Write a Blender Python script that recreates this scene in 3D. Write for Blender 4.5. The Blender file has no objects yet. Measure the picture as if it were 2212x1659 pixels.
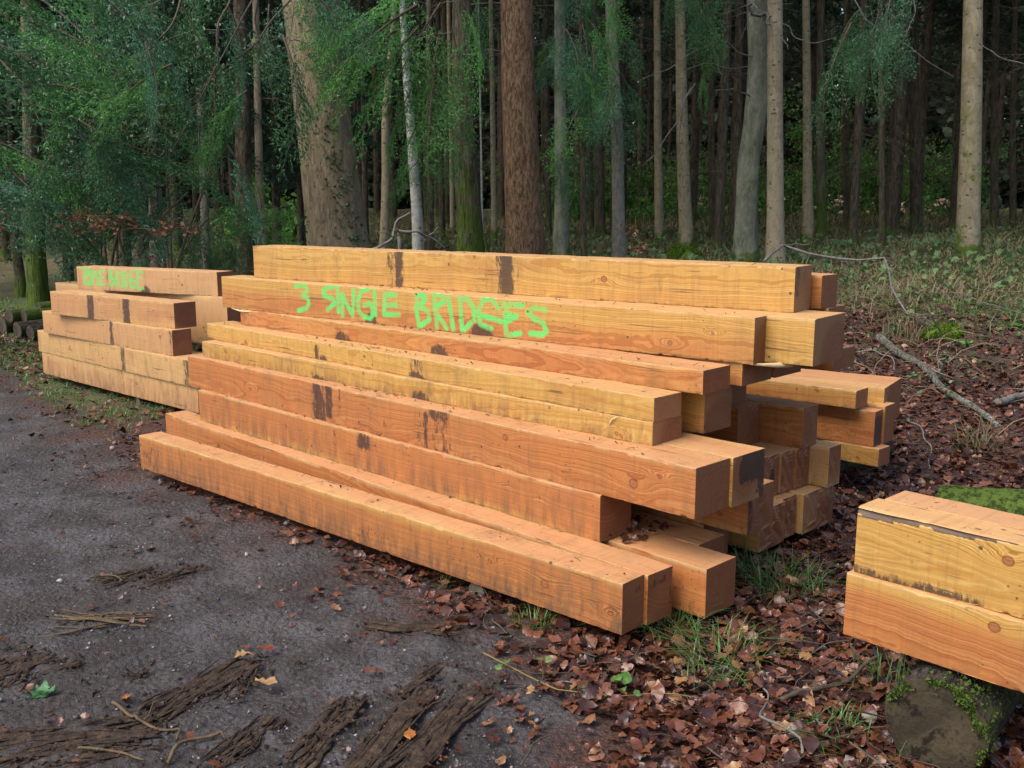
import bpy, math, random
import numpy as np
R = math.radians
scene = bpy.context.scene
col = scene.collection
# ------------------------------------------------------------------ camera, sky, sun, exposure
F, CX, CY, EYE = 2200.0, 1106.0, 829.5, 1.65
PITCH = math.atan((CY - 430.0) / F)
cam = bpy.data.cameras.new("camera")
cam.sensor_width = 36.0
cam.lens = 36.0 * F / 2212.0
cam.clip_start = 0.05
cam.clip_end = 600
co = bpy.data.objects.new("camera", cam)
co.location = (0, 0, EYE)
co.rotation_euler = (R(90) - PITCH, 0, 0)
col.objects.link(co)
scene.camera = co

SUN_EL, SUN_AZ = R(52), R(234)          # left of the photographer
world = bpy.data.worlds.new("World")
scene.world = world
world.use_nodes = True
wn = world.node_tree
bg = wn.nodes["Background"]
sky = wn.nodes.new("ShaderNodeTexSky")
sky.sky_type = 'NISHITA'
sky.sun_disc = False
sky.sun_elevation = SUN_EL
sky.sun_rotation = SUN_AZ
sky.air_density = 1.0
sky.dust_density = 4.0
sky.ozone_density = 1.0
wn.links.new(sky.outputs[0], bg.inputs[0])
bg.inputs[1].default_value = 0.15
sd = bpy.data.lights.new("sun", 'SUN')
sd.energy = 1.15
sd.angle = R(40)
sd.color = (1.0, 0.96, 0.88)
so = bpy.data.objects.new("sun", sd)
so.rotation_euler = (R(90) - SUN_EL, 0, -SUN_AZ + R(180))
col.objects.link(so)
scene.view_settings.view_transform = 'Standard'
scene.view_settings.look = 'None'
scene.view_settings.gamma = 1.0
scene.view_settings.exposure = 0.85
scene.cycles.use_denoising = True
scene.cycles.max_bounces = 5
scene.cycles.diffuse_bounces = 4
scene.cycles.glossy_bounces = 2
scene.cycles.transmission_bounces = 2
scene.cycles.caustics_reflective = False
scene.cycles.caustics_refractive = False

rnd = random.Random(7)
rng = np.random.default_rng(11)

# ------------------------------------------------------------------ maths helpers
def ray(u, v):
    x = (u - CX) / F; y = -(v - CY) / F
    return np.array((x, math.cos(PITCH) + y * math.sin(PITCH), -math.sin(PITCH) + y * math.cos(PITCH)))
def at(u, v, z):
    r = ray(u, v); return r[:2] * ((z - EYE) / r[2])
def at_y(u, v, y):
    r = ray(u, v); k = y / r[1]
    return np.array((r[0] * k, y, EYE + r[2] * k))
def sm(a, b, x):
    t = np.clip((x - a) / (b - a), 0, 1); return t * t * (3 - 2 * t)
def wav(x, y, s=1.0, seed=0.0):
    return (np.sin(x * 1.7 * s + 1.3 + seed) * np.cos(y * 1.3 * s - .7 + seed) + .6 * np.sin(x * 3.9 * s - y * 3.1 * s + 2 * seed)
            + .4 * np.cos(x * 7.3 * s + y * 6.1 * s + seed) + .25 * np.sin(x * 13.1 * s - y * 15.7 * s))
def gz(x, y):
    x = np.asarray(x, float); y = np.asarray(y, float)
    n = (x + y) * .70711; t = (x - y) * .70711
    bank = .47 * sm(4.9, 12.0, n) * (.32 + .68 * sm(-15, -5.5, t))
    hill = .014 * np.maximum(0, y - 16)
    amp = .012 + .05 * sm(5.0, 8.5, n) + .05 * sm(16, 30, y)
    return bank + hill + amp * wav(x, y, .9) * .6
def gzf(x, y): return float(gz(x, y))

def mesh_np(name, V, Fc, mats, parent=None, mi=None, attrs=None, smooth=None, loc=None, rz=0.0):
    V = np.asarray(V, np.float32); Fc = np.asarray(Fc, np.int32)
    me = bpy.data.meshes.new(name)
    me.vertices.add(len(V)); me.vertices.foreach_set("co", V.ravel())
    k = Fc.shape[1]
    me.loops.add(Fc.size); me.loops.foreach_set("vertex_index", Fc.ravel())
    me.polygons.add(len(Fc)); me.polygons.foreach_set("loop_start", np.arange(0, Fc.size, k, dtype=np.int32))
    if mi is not None: me.polygons.foreach_set("material_index", np.asarray(mi, np.int32))
    if smooth is not None: me.polygons.foreach_set("use_smooth", np.full(len(Fc), bool(smooth)))
    for m in (mats if isinstance(mats, (list, tuple)) else [mats]): me.materials.append(m)
    for a, d in (attrs or {}).items():
        at_ = me.attributes.new(a, 'FLOAT', 'POINT'); at_.data.foreach_set("value", np.asarray(d, np.float32))
    me.update(); me.validate()
    o = bpy.data.objects.new(name, me); col.objects.link(o)
    if parent is not None: o.parent = parent
    if loc is not None: o.location = loc
    o.rotation_euler.z = rz
    return o
def empty(name, loc, rz=0):
    o = bpy.data.objects.new(name, None); col.objects.link(o); o.location = loc; o.rotation_euler.z = rz
    o.empty_display_size = .1
    return o
def tag(o, label, cat, group=None, kind=None):
    if label: o['label'] = label
    if cat: o['category'] = cat
    if group: o['group'] = group
    if kind: o['kind'] = kind
    return o
class Acc:
    """collects triangles into one mesh"""
    def __init__(s): s.V = []; s.F = []; s.M = []; s.n = 0
    def add(s, V, Fc, m=0):
        V = np.asarray(V, float); Fc = np.asarray(Fc, int)
        if len(V) == 0: return
        if Fc.shape[1] == 4: Fc = np.vstack([Fc[:, [0, 1, 2]], Fc[:, [0, 2, 3]]])
        s.V.append(V); s.F.append(Fc + s.n); s.M.append(np.full(len(Fc), m)); s.n += len(V)
    def get(s): return np.vstack(s.V), np.vstack(s.F), np.concatenate(s.M)
    def build(s, name, mats, parent=None, **k):
        V, Fc, M = s.get(); return mesh_np(name, V, Fc, mats, parent, mi=M, **k)
def tube(P, rad, ns=6, cap=True):
    P = np.asarray(P, float); m = len(P); rad = np.broadcast_to(rad, (m,))
    T = np.gradient(P, axis=0); T /= np.linalg.norm(T, axis=1)[:, None] + 1e-9
    up = np.array((0, 0, 1.0)) if abs(T[:, 2]).mean() < .8 else np.array((0, 1.0, 0))
    A = np.cross(T, up); A /= np.linalg.norm(A, axis=1)[:, None] + 1e-9
    B = np.cross(T, A)
    a = np.arange(ns) * 2 * math.pi / ns
    V = P[:, None] + rad[:, None, None] * (np.cos(a)[None, :, None] * A[:, None] + np.sin(a)[None, :, None] * B[:, None])
    V = V.reshape(-1, 3)
    i, j = np.meshgrid(np.arange(m - 1), np.arange(ns), indexing='ij')
    j2 = (j + 1) % ns
    Q = np.stack([i * ns + j, (i + 1) * ns + j, (i + 1) * ns + j2, i * ns + j2], -1).reshape(-1, 4)
    Fc = np.vstack([Q[:, [0, 1, 2]], Q[:, [0, 2, 3]]])
    if cap:
        c0 = len(V); V = np.vstack([V, P[:1], P[-1:]]); j = np.arange(ns); j2 = (j + 1) % ns
        Fc = np.vstack([Fc, np.stack([np.full(ns, c0), j, j2], -1), np.stack([np.full(ns, c0 + 1), (m - 1) * ns + j2, (m - 1) * ns + j], -1)])
    return V, Fc

# ------------------------------------------------------------------ material helpers
class NT:
    def __init__(s, name):
        s.m = bpy.data.materials.new(name); s.m.use_nodes = True; s.t = s.m.node_tree
        s.p = s.t.nodes["Principled BSDF"]; s.out = s.t.nodes["Material Output"]
        s.p.inputs["Specular IOR Level"].default_value = .3
    def n(s, typ, **k):
        nd = s.t.nodes.new("ShaderNode" + typ)
        for a, b in k.items(): setattr(nd, a, b)
        return nd
    def set(s, sock, v):
        if isinstance(v, bpy.types.NodeSocket): s.t.links.new(v, sock)
        elif v is not None:
            if hasattr(v, '__len__') and len(v) == 3 and sock.type == 'RGBA': v = (*v, 1)
            sock.default_value = v
    def math(s, op, a, b=None, c=None, clamp=False):
        nd = s.n("Math", operation=op); nd.use_clamp = clamp
        s.set(nd.inputs[0], a); s.set(nd.inputs[1], b); s.set(nd.inputs[2], c); return nd.outputs[0]
    def vmath(s, op, a, b=None):
        nd = s.n("VectorMath", operation=op); s.set(nd.inputs[0], a); s.set(nd.inputs[1], b); return nd.outputs[0]
    def noise(s, vec, scale, detail=3, rough=.55, dist=0, dim='3D', w=None):
        nd = s.n("TexNoise"); nd.noise_dimensions = dim
        if vec is not None: s.set(nd.inputs["Vector"], vec)
        if w is not None: s.set(nd.inputs["W"], w)
        nd.inputs["Scale"].default_value = scale; nd.inputs["Detail"].default_value = detail
        nd.inputs["Roughness"].default_value = rough; nd.inputs["Distortion"].default_value = dist
        return nd.outputs[0]
    def mix(s, f, a, b, mode='MIX'):
        nd = s.n("Mix", data_type='RGBA', blend_type=mode)
        s.set(nd.inputs[0], f); s.set(nd.inputs[6], a); s.set(nd.inputs[7], b); return nd.outputs[2]
    def ramp(s, f, stops):
        nd = s.n("ValToRGB"); s.set(nd.inputs[0], f); e = nd.color_ramp.elements
        while len(e) < len(stops): e.new(.5)
        for k, (p, c) in enumerate(stops):
            e[k].position = p; e[k].color = (*c, 1) if len(c) == 3 else (c[0], c[0], c[0], 1)
        return nd.outputs[0]
    def step(s, x, a, b):
        nd = s.n("MapRange"); nd.interpolation_type = 'SMOOTHSTEP'; s.set(nd.inputs[0], x)
        nd.inputs[1].default_value = a; nd.inputs[2].default_value = b; return nd.outputs[0]
    def attr(s, name, typ='GEOMETRY'):
        nd = s.n("Attribute", attribute_name=name, attribute_type=typ); return nd.outputs["Fac"]
    def obj(s): return s.n("TexCoord").outputs["Object"]
    def bump(s, h, strength=.3, dist=.01, normal=None):
        nd = s.n("Bump"); nd.inputs["Strength"].default_value = strength; nd.inputs["Distance"].default_value = dist
        s.set(nd.inputs["Height"], h); s.set(nd.inputs["Normal"], normal); return nd.outputs[0]
    def fin(s, colr, rough=.7, normal=None, spec=None):
        s.set(s.p.inputs["Base Color"], colr); s.set(s.p.inputs["Roughness"], rough)
        if normal is not None: s.set(s.p.inputs["Normal"], normal)
        if spec is not None: s.set(s.p.inputs["Specular IOR Level"], spec)
        return s.m

# ---- sawn softwood: a solid texture, rings round a pith that wanders along the beam
def wood_material():
    t = NT("sawn_softwood")
    P = t.obj(); seed = t.attr("seed", 'OBJECT')
    sv = t.n("CombineXYZ"); t.set(sv.inputs[0], seed); t.set(sv.inputs[1], seed); t.set(sv.inputs[2], seed)
    Q = t.vmath('ADD', P, sv.outputs[0])
    sep = t.n("SeparateXYZ"); t.set(sep.inputs[0], P)
    X, Y, Z = sep.outputs
    mp = t.n("Mapping"); mp.inputs["Scale"].default_value = (.35, 1.2, 1.2); t.set(mp.inputs[0], Q); QL = mp.outputs[0]
    w1 = t.math('MULTIPLY', t.math('SUBTRACT', t.noise(QL, 1.6, 1), .5), .10)
    w2 = t.math('MULTIPLY', t.math('SUBTRACT', t.noise(t.vmath('ADD', QL, (7.3, 2.1, 5.5)), 1.9, 1), .5), .10)
    kd = t.attr("kd")
    yy = t.math('ADD', t.math('SUBTRACT', Y, t.attr("py", 'OBJECT')), w1)
    zz = t.math('ADD', t.math('SUBTRACT', Z, t.attr("pz", 'OBJECT')), w2)
    r = t.math('SQRT', t.math('ADD', t.math('MULTIPLY', yy, yy), t.math('MULTIPLY', zz, zz)))
    mp2 = t.n("Mapping"); mp2.inputs["Scale"].default_value = (3.5, 30, 30); t.set(mp2.inputs[0], Q)
    fine = t.math('MULTIPLY', t.math('SUBTRACT', t.noise(mp2.outputs[0], 1.0, 3), .5), .012)
    r2 = t.math('ADD', t.math('ADD', r, fine), t.math('MULTIPLY', kd, .030))
    ringA = t.noise(None, 1.0, 2, .6, dim='1D', w=t.math('MULTIPLY', r2, 260.0))
    ringB = t.noise(None, 1.0, 2, .6, dim='1D', w=t.math('MULTIPLY', r2, 95.0))
    ring = t.math('ADD', t.math('MULTIPLY', ringA, .72), t.math('MULTIPLY', ringB, .28))
    tone = t.attr("tone", 'OBJECT')
    sap = t.step(t.math('ADD', t.math('ADD', r, t.math('MULTIPLY', tone, .20)), t.math('MULTIPLY', t.noise(QL, 4.0, 2), .05)), .255, .315)
    heart = t.ramp(ring, [(.34, (.335, .102, .027)), (.50, (.415, .152, .043)), (.66, (.475, .205, .064))])
    sapc = t.ramp(ring, [(.34, (.41, .205, .042)), (.50, (.49, .275, .066)), (.68, (.55, .345, .10))])
    c = t.mix(sap, heart, sapc)
    c = t.mix(t.attr("pale", 'OBJECT'), c, (.53, .335, .160))
    big = t.noise(QL, 5.0, 3, .6)
    c = t.mix(t.math('MULTIPLY', t.step(big, .52, .75), .35), c, (.33, .105, .038))
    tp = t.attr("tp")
    c = t.mix(t.math('MULTIPLY', tp, t.math('ADD', .25, t.math('MULTIPLY', t.noise(QL, 8, 3), .55))), c, (.64, .365, .180))  # tops mixed paler: wet sawdusty tone plus grazing brightness put into the colour
    # grey-green weathering and grime, stronger where rain runs
    mp3 = t.n("Mapping"); mp3.inputs["Scale"].default_value = (5, 5, 1.2); t.set(mp3.inputs[0], Q)
    grime = t.math('MULTIPLY', t.step(t.noise(mp3.outputs[0], 2.2, 4, .65), .50, .80), t.attr("grime", 'OBJECT'))
    c = t.mix(grime, c, (.125, .092, .05))
    blot = t.math('MULTIPLY', t.step(t.noise(mp3.outputs[0], 7.0, 5, .7), .56, .72), t.math('MULTIPLY', t.attr("grime", 'OBJECT'), .8))
    c = t.mix(blot, c, (.10, .060, .035))
    ed = t.attr("ed")
    c = t.mix(t.math('MULTIPLY', ed, t.step(t.noise(Q, 22, 4, .7), .44, .66)), c, (.060, .038, .022))
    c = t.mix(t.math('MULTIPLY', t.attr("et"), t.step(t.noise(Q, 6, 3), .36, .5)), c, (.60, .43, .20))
    mud = t.math('MULTIPLY', t.attr("md"), t.attr("mud", 'OBJECT'))
    c = t.mix(t.math('MULTIPLY', mud, t.step(t.noise(mp3.outputs[0], 4.0, 5, .7), .30, .72)), c, (.11, .062, .034))
    # end grain
    en = t.attr("en")
    mp4 = t.n("Mapping"); mp4.inputs["Scale"].default_value = (1, 3, 70); mp4.inputs["Rotation"].default_value = (.5, 0, 0); t.set(mp4.inputs[0], Q)
    saw = t.noise(mp4.outputs[0], 1.0, 2)
    endc = t.mix(t.noise(Q, 9, 4), (.140, .042, .018), (.245, .092, .036))
    endc = t.mix(t.math('MULTIPLY', t.step(ringB, .45, .65), .24), endc, (.33, .165, .075))
    endc = t.mix(t.math('MULTIPLY', t.step(saw, .5, .8), .40), endc, (.13, .06, .035))
    endc = t.mix(t.math('MULTIPLY', sap, .35), endc, (.36, .22, .10))
    c = t.mix(en, c, endc)
    # knots
    kn = t.attr("kn")
    kring = t.noise(None, 1.0, 1, .5, dim='1D', w=t.math('MULTIPLY', kn, 9.0))
    kc = t.ramp(kn, [(.0, (.42, .16, .05)), (.40, (.13, .034, .014)), (.52, (.24, .075, .026)), (.80, (.36, .14, .048)), (1, (.22, .08, .03))])
    kc = t.mix(t.math('MULTIPLY', t.step(kring, .45, .6), .35), kc, (.16, .05, .02))
    c = t.mix(t.math('MULTIPLY', t.step(kn, .28, .46), .9), c, kc)
    # water and iron stains, ragged along the grain
    mp5 = t.n("Mapping"); mp5.inputs["Scale"].default_value = (22, 22, 7); t.set(mp5.inputs[0], Q)
    rag = t.math('ADD', t.math('MULTIPLY', t.noise(mp5.outputs[0], 2.2, 4, .72), .72), t.math('MULTIPLY', t.noise(Q, 55, 3, .7), .28))
    st = t.attr("st")
    stm = t.step(t.math('ADD', st, t.math('MULTIPLY', t.math('SUBTRACT', rag, .5), 2.2)), .34, .74)
    c = t.mix(t.math('MULTIPLY', stm, .88), c, t.mix(rag, (.014, .010, .011), (.050, .028, .024)))
    # band-saw marks across the faces and short drying checks along them
    sm_ = t.n("Mapping"); sm_.inputs["Scale"].default_value = (62, 3, 3); sm_.inputs["Rotation"].default_value = (0, .10, 0); t.set(sm_.inputs[0], Q)
    saws = t.noise(sm_.outputs[0], 1.0, 2, .6)
    c = t.mix(t.math('MULTIPLY', t.step(saws, .50, .72), .20), c, (.20, .085, .035))
    ck = t.n("Mapping"); ck.inputs["Scale"].default_value = (2.6, 60, 75); t.set(ck.inputs[0], Q)
    c = t.mix(t.math('MULTIPLY', t.step(t.noise(ck.outputs[0], 1.0, 2, .5), .685, .72), .65), c, (.085, .042, .022))
    # blue-black flecks along the grain on some beams
    mp6 = t.n("Mapping"); mp6.inputs["Scale"].default_value = (3.2, 26, 46); t.set(mp6.inputs[0], Q)
    flk = t.math('MULTIPLY', t.step(t.noise(mp6.outputs[0], 1.7, 3, .55), .60, .70), t.attr("fleck", 'OBJECT'))
    c = t.mix(t.math('MULTIPLY', flk, .75), c, (.075, .062, .055))
    # spray paint
    pt = t.attr("pt")
    spk = t.noise(Q, 160, 2)
    pm = t.step(t.math('ADD', pt, t.math('MULTIPLY', t.math('SUBTRACT', spk, .5), .8)), .06, .95)
    pm = t.math('MULTIPLY', pm, t.math('ADD', .56, t.math('MULTIPLY', t.step(t.noise(Q, 16, 3), .38, .58), .38)))
    c = t.mix(pm, c, (.095, .56, .13))
    # mud and bark crumbs
    vo = t.n("TexVoronoi"); vo.inputs["Scale"].default_value = 34; t.set(vo.inputs["Vector"], Q)
    sp = t.math('MULTIPLY', t.math('LESS_THAN', vo.outputs["Distance"], .13), t.step(t.noise(Q, 3.5, 3), .50, .62))
    c = t.mix(t.math('MULTIPLY', sp, .8), c, (.06, .035, .025))
    vo2 = t.n("TexVoronoi"); vo2.inputs["Scale"].default_value = 11; t.set(vo2.inputs["Vector"], t.vmath('ADD', Q, (3.3, 1.1, 8.8)))
    sp2 = t.math('MULTIPLY', t.math('LESS_THAN', vo2.outputs["Distance"], .075), t.step(t.noise(Q, 2.0, 2), .45, .55))
    c = t.mix(t.math('MULTIPLY', sp2, .85), c, (.05, .03, .025))
    h = t.math('ADD', t.math('MULTIPLY', ringA, .5), t.math('ADD', t.math('MULTIPLY', t.noise(Q, 70, 3), .5), t.math('MULTIPLY', saw, .12)))
    rough = t.math('ADD', .42, t.math('MULTIPLY', big, .25))
    return t.fin(c, rough, t.bump(h, .5, .004), .42)
WOOD = wood_material()

def bark_material(name, c1, c2, c3, moss=0.0, mtop=1.2, vs=(9, 9, 1.6), band=0.0, strength=.9):
    """moss: overall share; mtop: height up to which the foot is mossy"""
    t = NT(name); P = t.obj()
    mp = t.n("Mapping"); mp.inputs["Scale"].default_value = vs; t.set(mp.inputs[0], P)
    a = t.noise(mp.outputs[0], 1.6, 5, .65, .4); b = t.noise(P, 2.2, 4, .6)
    c = t.mix(t.step(a, .35, .66), c1, c2)
    c = t.mix(t.math('MULTIPLY', t.step(b, .48, .72), .75), c, c3)
    if band:
        mp2 = t.n("Mapping"); mp2.inputs["Scale"].default_value = (1.5, 1.5, 9); t.set(mp2.inputs[0], P)
        bb = t.noise(mp2.outputs[0], 1.4, 3, .6)
        c = t.mix(t.math('MULTIPLY', t.step(bb, .56, .70), band * .6), c, tuple(x * .35 for x in c1))
        vd = t.n("TexVoronoi"); vd.inputs["Scale"].default_value = 5.5; mpd = t.n("Mapping"); mpd.inputs["Scale"].default_value = (1, 1, 1.7); t.set(mpd.inputs[0], P); t.set(vd.inputs["Vector"], mpd.outputs[0])
        c = t.mix(t.math('MULTIPLY', t.step(vd.outputs["Distance"], .20, .12), .85), c, tuple(x * .25 for x in c1))
    sep = t.n("SeparateXYZ"); t.set(sep.inputs[0], P)
    foot = t.math('SUBTRACT', 1.0, t.math('DIVIDE', sep.outputs[2], mtop, clamp=True), clamp=True) if mtop > .05 else 0.0
    dots = t.n('Mapping'); dots.inputs['Scale'].default_value = (24, 24, 13); t.set(dots.inputs[0], P)
    dn_ = t.noise(dots.outputs[0], 1.0, 4, .75)
    c = t.mix(t.math('MULTIPLY', t.step(dn_, .55, .66), .6 * strength), c, tuple(x * .28 for x in c1))
    c = t.mix(t.math('MULTIPLY', t.step(dn_, .45, .34), .35), c, tuple(min(1, x * 1.5) for x in c2))
    mm = t.step(t.math('ADD', t.math('ADD', t.math('MULTIPLY', foot, .42), t.noise(P, 3.0, 5, .7)), moss), .66, .80)
    mc = t.mix(t.noise(P, 40, 3), (.038, .066, .010), (.10, .155, .025))
    c = t.mix(mm, c, mc)
    fs = t.n("Mapping"); fs.inputs["Scale"].default_value = (vs[0] * 3, vs[1] * 3, vs[2] * 2.2); t.set(fs.inputs[0], P)
    fi = t.noise(fs.outputs[0], 1.5, 4, .7)
    c = t.mix(t.math('MULTIPLY', t.step(fi, .52, .66), .55 * strength), c, tuple(x * .3 for x in c1))
    h = t.math('ADD', t.math('SUBTRACT', a, t.math('MULTIPLY', t.step(fi, .5, .66), .6)), t.math('MULTIPLY', t.noise(P, 45, 4), .35))
    return t.fin(c, .85, t.bump(h, strength, .035), .2)
B_FIR = bark_material("fir_bark", (.15, .118, .074), (.25, .20, .13), (.18, .165, .09), moss=-.09, mtop=1.6, vs=(7, 7, 2.0), band=.30, strength=.6)
B_RED = bark_material("red_bark", (.10, .060, .036), (.19, .118, .068), (.15, .115, .06), moss=-.12, vs=(9, 9, 3))
B_OAK = bark_material("mossy_bark", (.06, .052, .035), (.15, .13, .085), (.12, .12, .06), moss=.05, mtop=2.4, vs=(11, 11, 1.2))
B_BEECH = bark_material("beech_bark", (.105, .115, .080), (.215, .225, .17), (.085, .10, .055), moss=.02, mtop=.8, vs=(3, 3, 1.2), strength=.4)
B_TAN = bark_material("tan_bark", (.23, .19, .125), (.31, .265, .18), (.22, .195, .12), moss=-.05, mtop=.6, vs=(4, 4, 2), band=.35, strength=.4)
B_TANM = bark_material("tan_mossy_bark", (.20, .17, .11), (.29, .25, .165), (.17, .16, .07), moss=.10, mtop=.7, vs=(4, 4, 2), band=.3, strength=.4)
B_BIRCH = bark_material("birch_bark", (.30, .30, .27), (.42, .42, .38), (.27, .28, .23), moss=-.07, mtop=1.3, vs=(3, 3, 6), band=.8, strength=.3)
B_GREY = bark_material("grey_bark", (.13, .12, .10), (.20, .185, .155), (.15, .155, .115), moss=-.10, vs=(4, 4, 3), strength=.5)
B_DARK = bark_material("dark_bark", (.045, .036, .026), (.115, .09, .062), (.08, .085, .04), moss=-.06, mtop=1.5, vs=(8, 8, 2))
B_LOG = bark_material("log_bark", (.030, .024, .020), (.085, .070, .058), (.06, .06, .035), moss=.10, mtop=.01, vs=(4, 14, 14))
B_MOSS = bark_material("moss_log_bark", (.05, .04, .03), (.12, .10, .07), (.08, .09, .04), moss=.42, mtop=.01, vs=(6, 6, 6))

def simple(name, stops, scale=6, rough=.8, bump=.4, bs=60, spec=.3, trans=0.0):
    t = NT(name); P = t.obj()
    c = t.ramp(t.noise(P, scale, 4, .65), stops)
    m = t.fin(c, rough, t.bump(t.noise(P, bs, 3), bump, .01), spec)
    if trans:
        tr = t.n("BsdfTranslucent"); t.set(tr.inputs[0], c); mx = t.n("MixShader"); mx.inputs[0].default_value = trans
        t.t.links.new(t.p.outputs[0], mx.inputs[1]); t.t.links.new(tr.outputs[0], mx.inputs[2]); t.t.links.new(mx.outputs[0], t.out.inputs[0])
    return m
def leafy(name, ca, cb, cc, scale=1.2, rough=.5, trans=.3):
    """foliage: broad colour drift plus per-leaf variation from a face-scale noise"""
    t = NT(name); P = t.obj()
    c = t.mix(t.step(t.noise(P, scale, 3, .6), .35, .65), ca, cb)
    c = t.mix(t.step(t.noise(P, 28, 2), .50, .70), c, cc)
    t.fin(c, rough, None, .4)
    tr = t.n("BsdfTranslucent"); t.set(tr.inputs[0], c); mx = t.n("MixShader"); mx.inputs[0].default_value = trans
    t.t.links.new(t.p.outputs[0], mx.inputs[1]); t.t.links.new(tr.outputs[0], mx.inputs[2]); t.t.links.new(mx.outputs[0], t.out.inputs[0])
    return t.m
NEEDLE = leafy("needles_dark", (.026, .095, .028), (.050, .150, .050), (.10, .24, .09), rough=.42)
NEEDLEB = leafy("needles_blue", (.035, .120, .060), (.070, .19, .10), (.16, .33, .19), rough=.40)
NEEDLEG = leafy("needles_bright", (.055, .19, .040), (.095, .28, .065), (.17, .40, .11), rough=.5, trans=.4)
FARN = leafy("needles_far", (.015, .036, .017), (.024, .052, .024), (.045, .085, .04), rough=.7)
LEAFG = leafy("understory_green", (.09, .20, .045), (.14, .30, .06), (.22, .42, .10), rough=.45, trans=.45)
BROWNL = leafy("brown_leaves", (.17, .070, .035), (.26, .125, .070), (.40, .23, .15), rough=.6, trans=.3)
TWIG = simple("twig_bark", [(.3, (.045, .032, .022)), (.7, (.12, .09, .065))], 14)
TWIGP = simple("pale_twig", [(.3, (.075, .068, .060)), (.7, (.20, .185, .17))], 14)
FERN = leafy("fern_green", (.07, .15, .06), (.11, .21, .08), (.17, .28, .13), trans=.3)
MOSS = simple("moss", [(.3, (.035, .075, .008)), (.55, (.09, .17, .015)), (.75, (.17, .27, .03))], 30, .95, .9, 90, .1)
GRASS = leafy("grass_blades", (.07, .16, .035), (.12, .24, .06), (.22, .32, .12), rough=.45, trans=.35)
DRYG = leafy("dry_undergrowth", (.16, .13, .068), (.21, .165, .09), (.12, .17, .06), scale=2, rough=.7, trans=.3)
IVY = leafy("ivy_leaves", (.03, .08, .03), (.045, .115, .05), (.12, .20, .12), rough=.3, trans=.15)

# ------------------------------------------------------------------ ground: one sheet to the horizon
NE_T = [-60, -13, -10.8, -5.9, -3.9, -2.84, -2.18, -1.7, -.9, 0.5, 6]
NE_N = [3.9, 3.7, 3.5, 2.66, 2.62, 2.52, 2.33, 2.12, 1.55, .9, -1.5]
def edge_d(x, y):
    n = (x + y) * .70711; t = (x - y) * .70711
    return n - np.interp(t, NE_T, NE_N)
def litter(x, y):
    return sm(-.28, .30, edge_d(x, y) + .16 * wav(x, y, 2.2, 3))
def grassy(x, y):
    n = (x + y) * .70711; t = (x - y) * .70711
    g = sm(-7.2, -8.5, t) * sm(-.1, .3, edge_d(x, y)) * .8
    g = np.maximum(g, sm(9.6, 11.5, n) * sm(-13, -8, t))
    g = np.maximum(g, sm(8, 12, n) * .7)
    return np.clip(g + .25 * wav(x, y, 1.3, 5) * (g > .01), 0, 1)
def ground_material():
    t = NT("forest_ground"); P = t.obj()
    lit, grs = t.attr("lit"), t.attr("grs")
    a = t.noise(P, 3.0, 5, .65); b = t.noise(P, 38, 4, .7); c1 = t.noise(P, 120, 3, .7)
    tr = t.mix(t.step(a, .38, .64), (.037, .032, .031), (.086, .079, .082))
    tr = t.mix(t.step(b, .50, .68), tr, (.022, .014, .011))
    vo = t.n("TexVoronoi"); vo.inputs["Scale"].default_value = 42; t.set(vo.inputs["Vector"], P)
    st = t.math('MULTIPLY', t.math('LESS_THAN', vo.outputs["Distance"], .30), t.math('GREATER_THAN', t.n("SeparateXYZ").outputs[0], 2))
    sepc = t.n("SeparateColor"); t.set(sepc.inputs[0], vo.outputs["Color"])
    st = t.math('MULTIPLY', t.math('LESS_THAN', vo.outputs["Distance"], .34), t.math('GREATER_THAN', sepc.outputs[0], .62))
    tr = t.mix(t.math('MULTIPLY', st, .55), tr, t.mix(sepc.outputs[1], (.075, .070, .072), (.165, .155, .16)))
    tr = t.mix(t.math('MULTIPLY', t.step(c1, .63, .75), .5), tr, (.20, .18, .17))
    lf = t.mix(t.step(b, .40, .62), (.028, .014, .010), (.10, .038, .022))
    lf = t.mix(t.step(c1, .52, .7), lf, (.17, .08, .05))
    gr = t.mix(t.step(b, .4, .65), (.055, .075, .022), (.12, .15, .05))
    gr = t.mix(t.step(t.noise(P, 1.2, 3), .45, .62), gr, (.14, .11, .06))
    tr = t.mix(t.math('MULTIPLY', t.step(t.noise(P, .9, 4, .6), .50, .62), .6), tr, (.042, .030, .025))
    c = t.mix(lit, tr, lf); c = t.mix(grs, c, gr)
    h = t.math('ADD', t.math('MULTIPLY', b, .7), t.math('ADD', t.math('MULTIPLY', vo.outputs["Distance"], -.5), t.math('MULTIPLY', c1, .4)))
    return t.fin(c, t.math('SUBTRACT', .72, t.math('MULTIPLY', t.step(a, .5, .7), .22)), t.bump(h, 1.0, .026), .45)
u = np.linspace(-math.asinh(95 / 1.6), math.asinh(95 / 1.6), 470); gx = 1.6 * np.sinh(u)
u = np.linspace(-math.asinh(9 / 1.6), math.asinh(135 / 1.6), 430); gy = 3.6 + 1.6 * np.sinh(u)
GX, GY = np.meshgrid(gx, gy); xs, ys = GX.ravel(), GY.ravel()
near = np.exp(-((xs / 5) ** 2 + ((ys - 4) / 5) ** 2))
nn_ = (xs + ys) * .70711 + .12 * np.sin((xs - ys) * .8); trk = (1 - litter(xs, ys)) * np.exp(-((ys - 4) / 5) ** 2)
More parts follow.
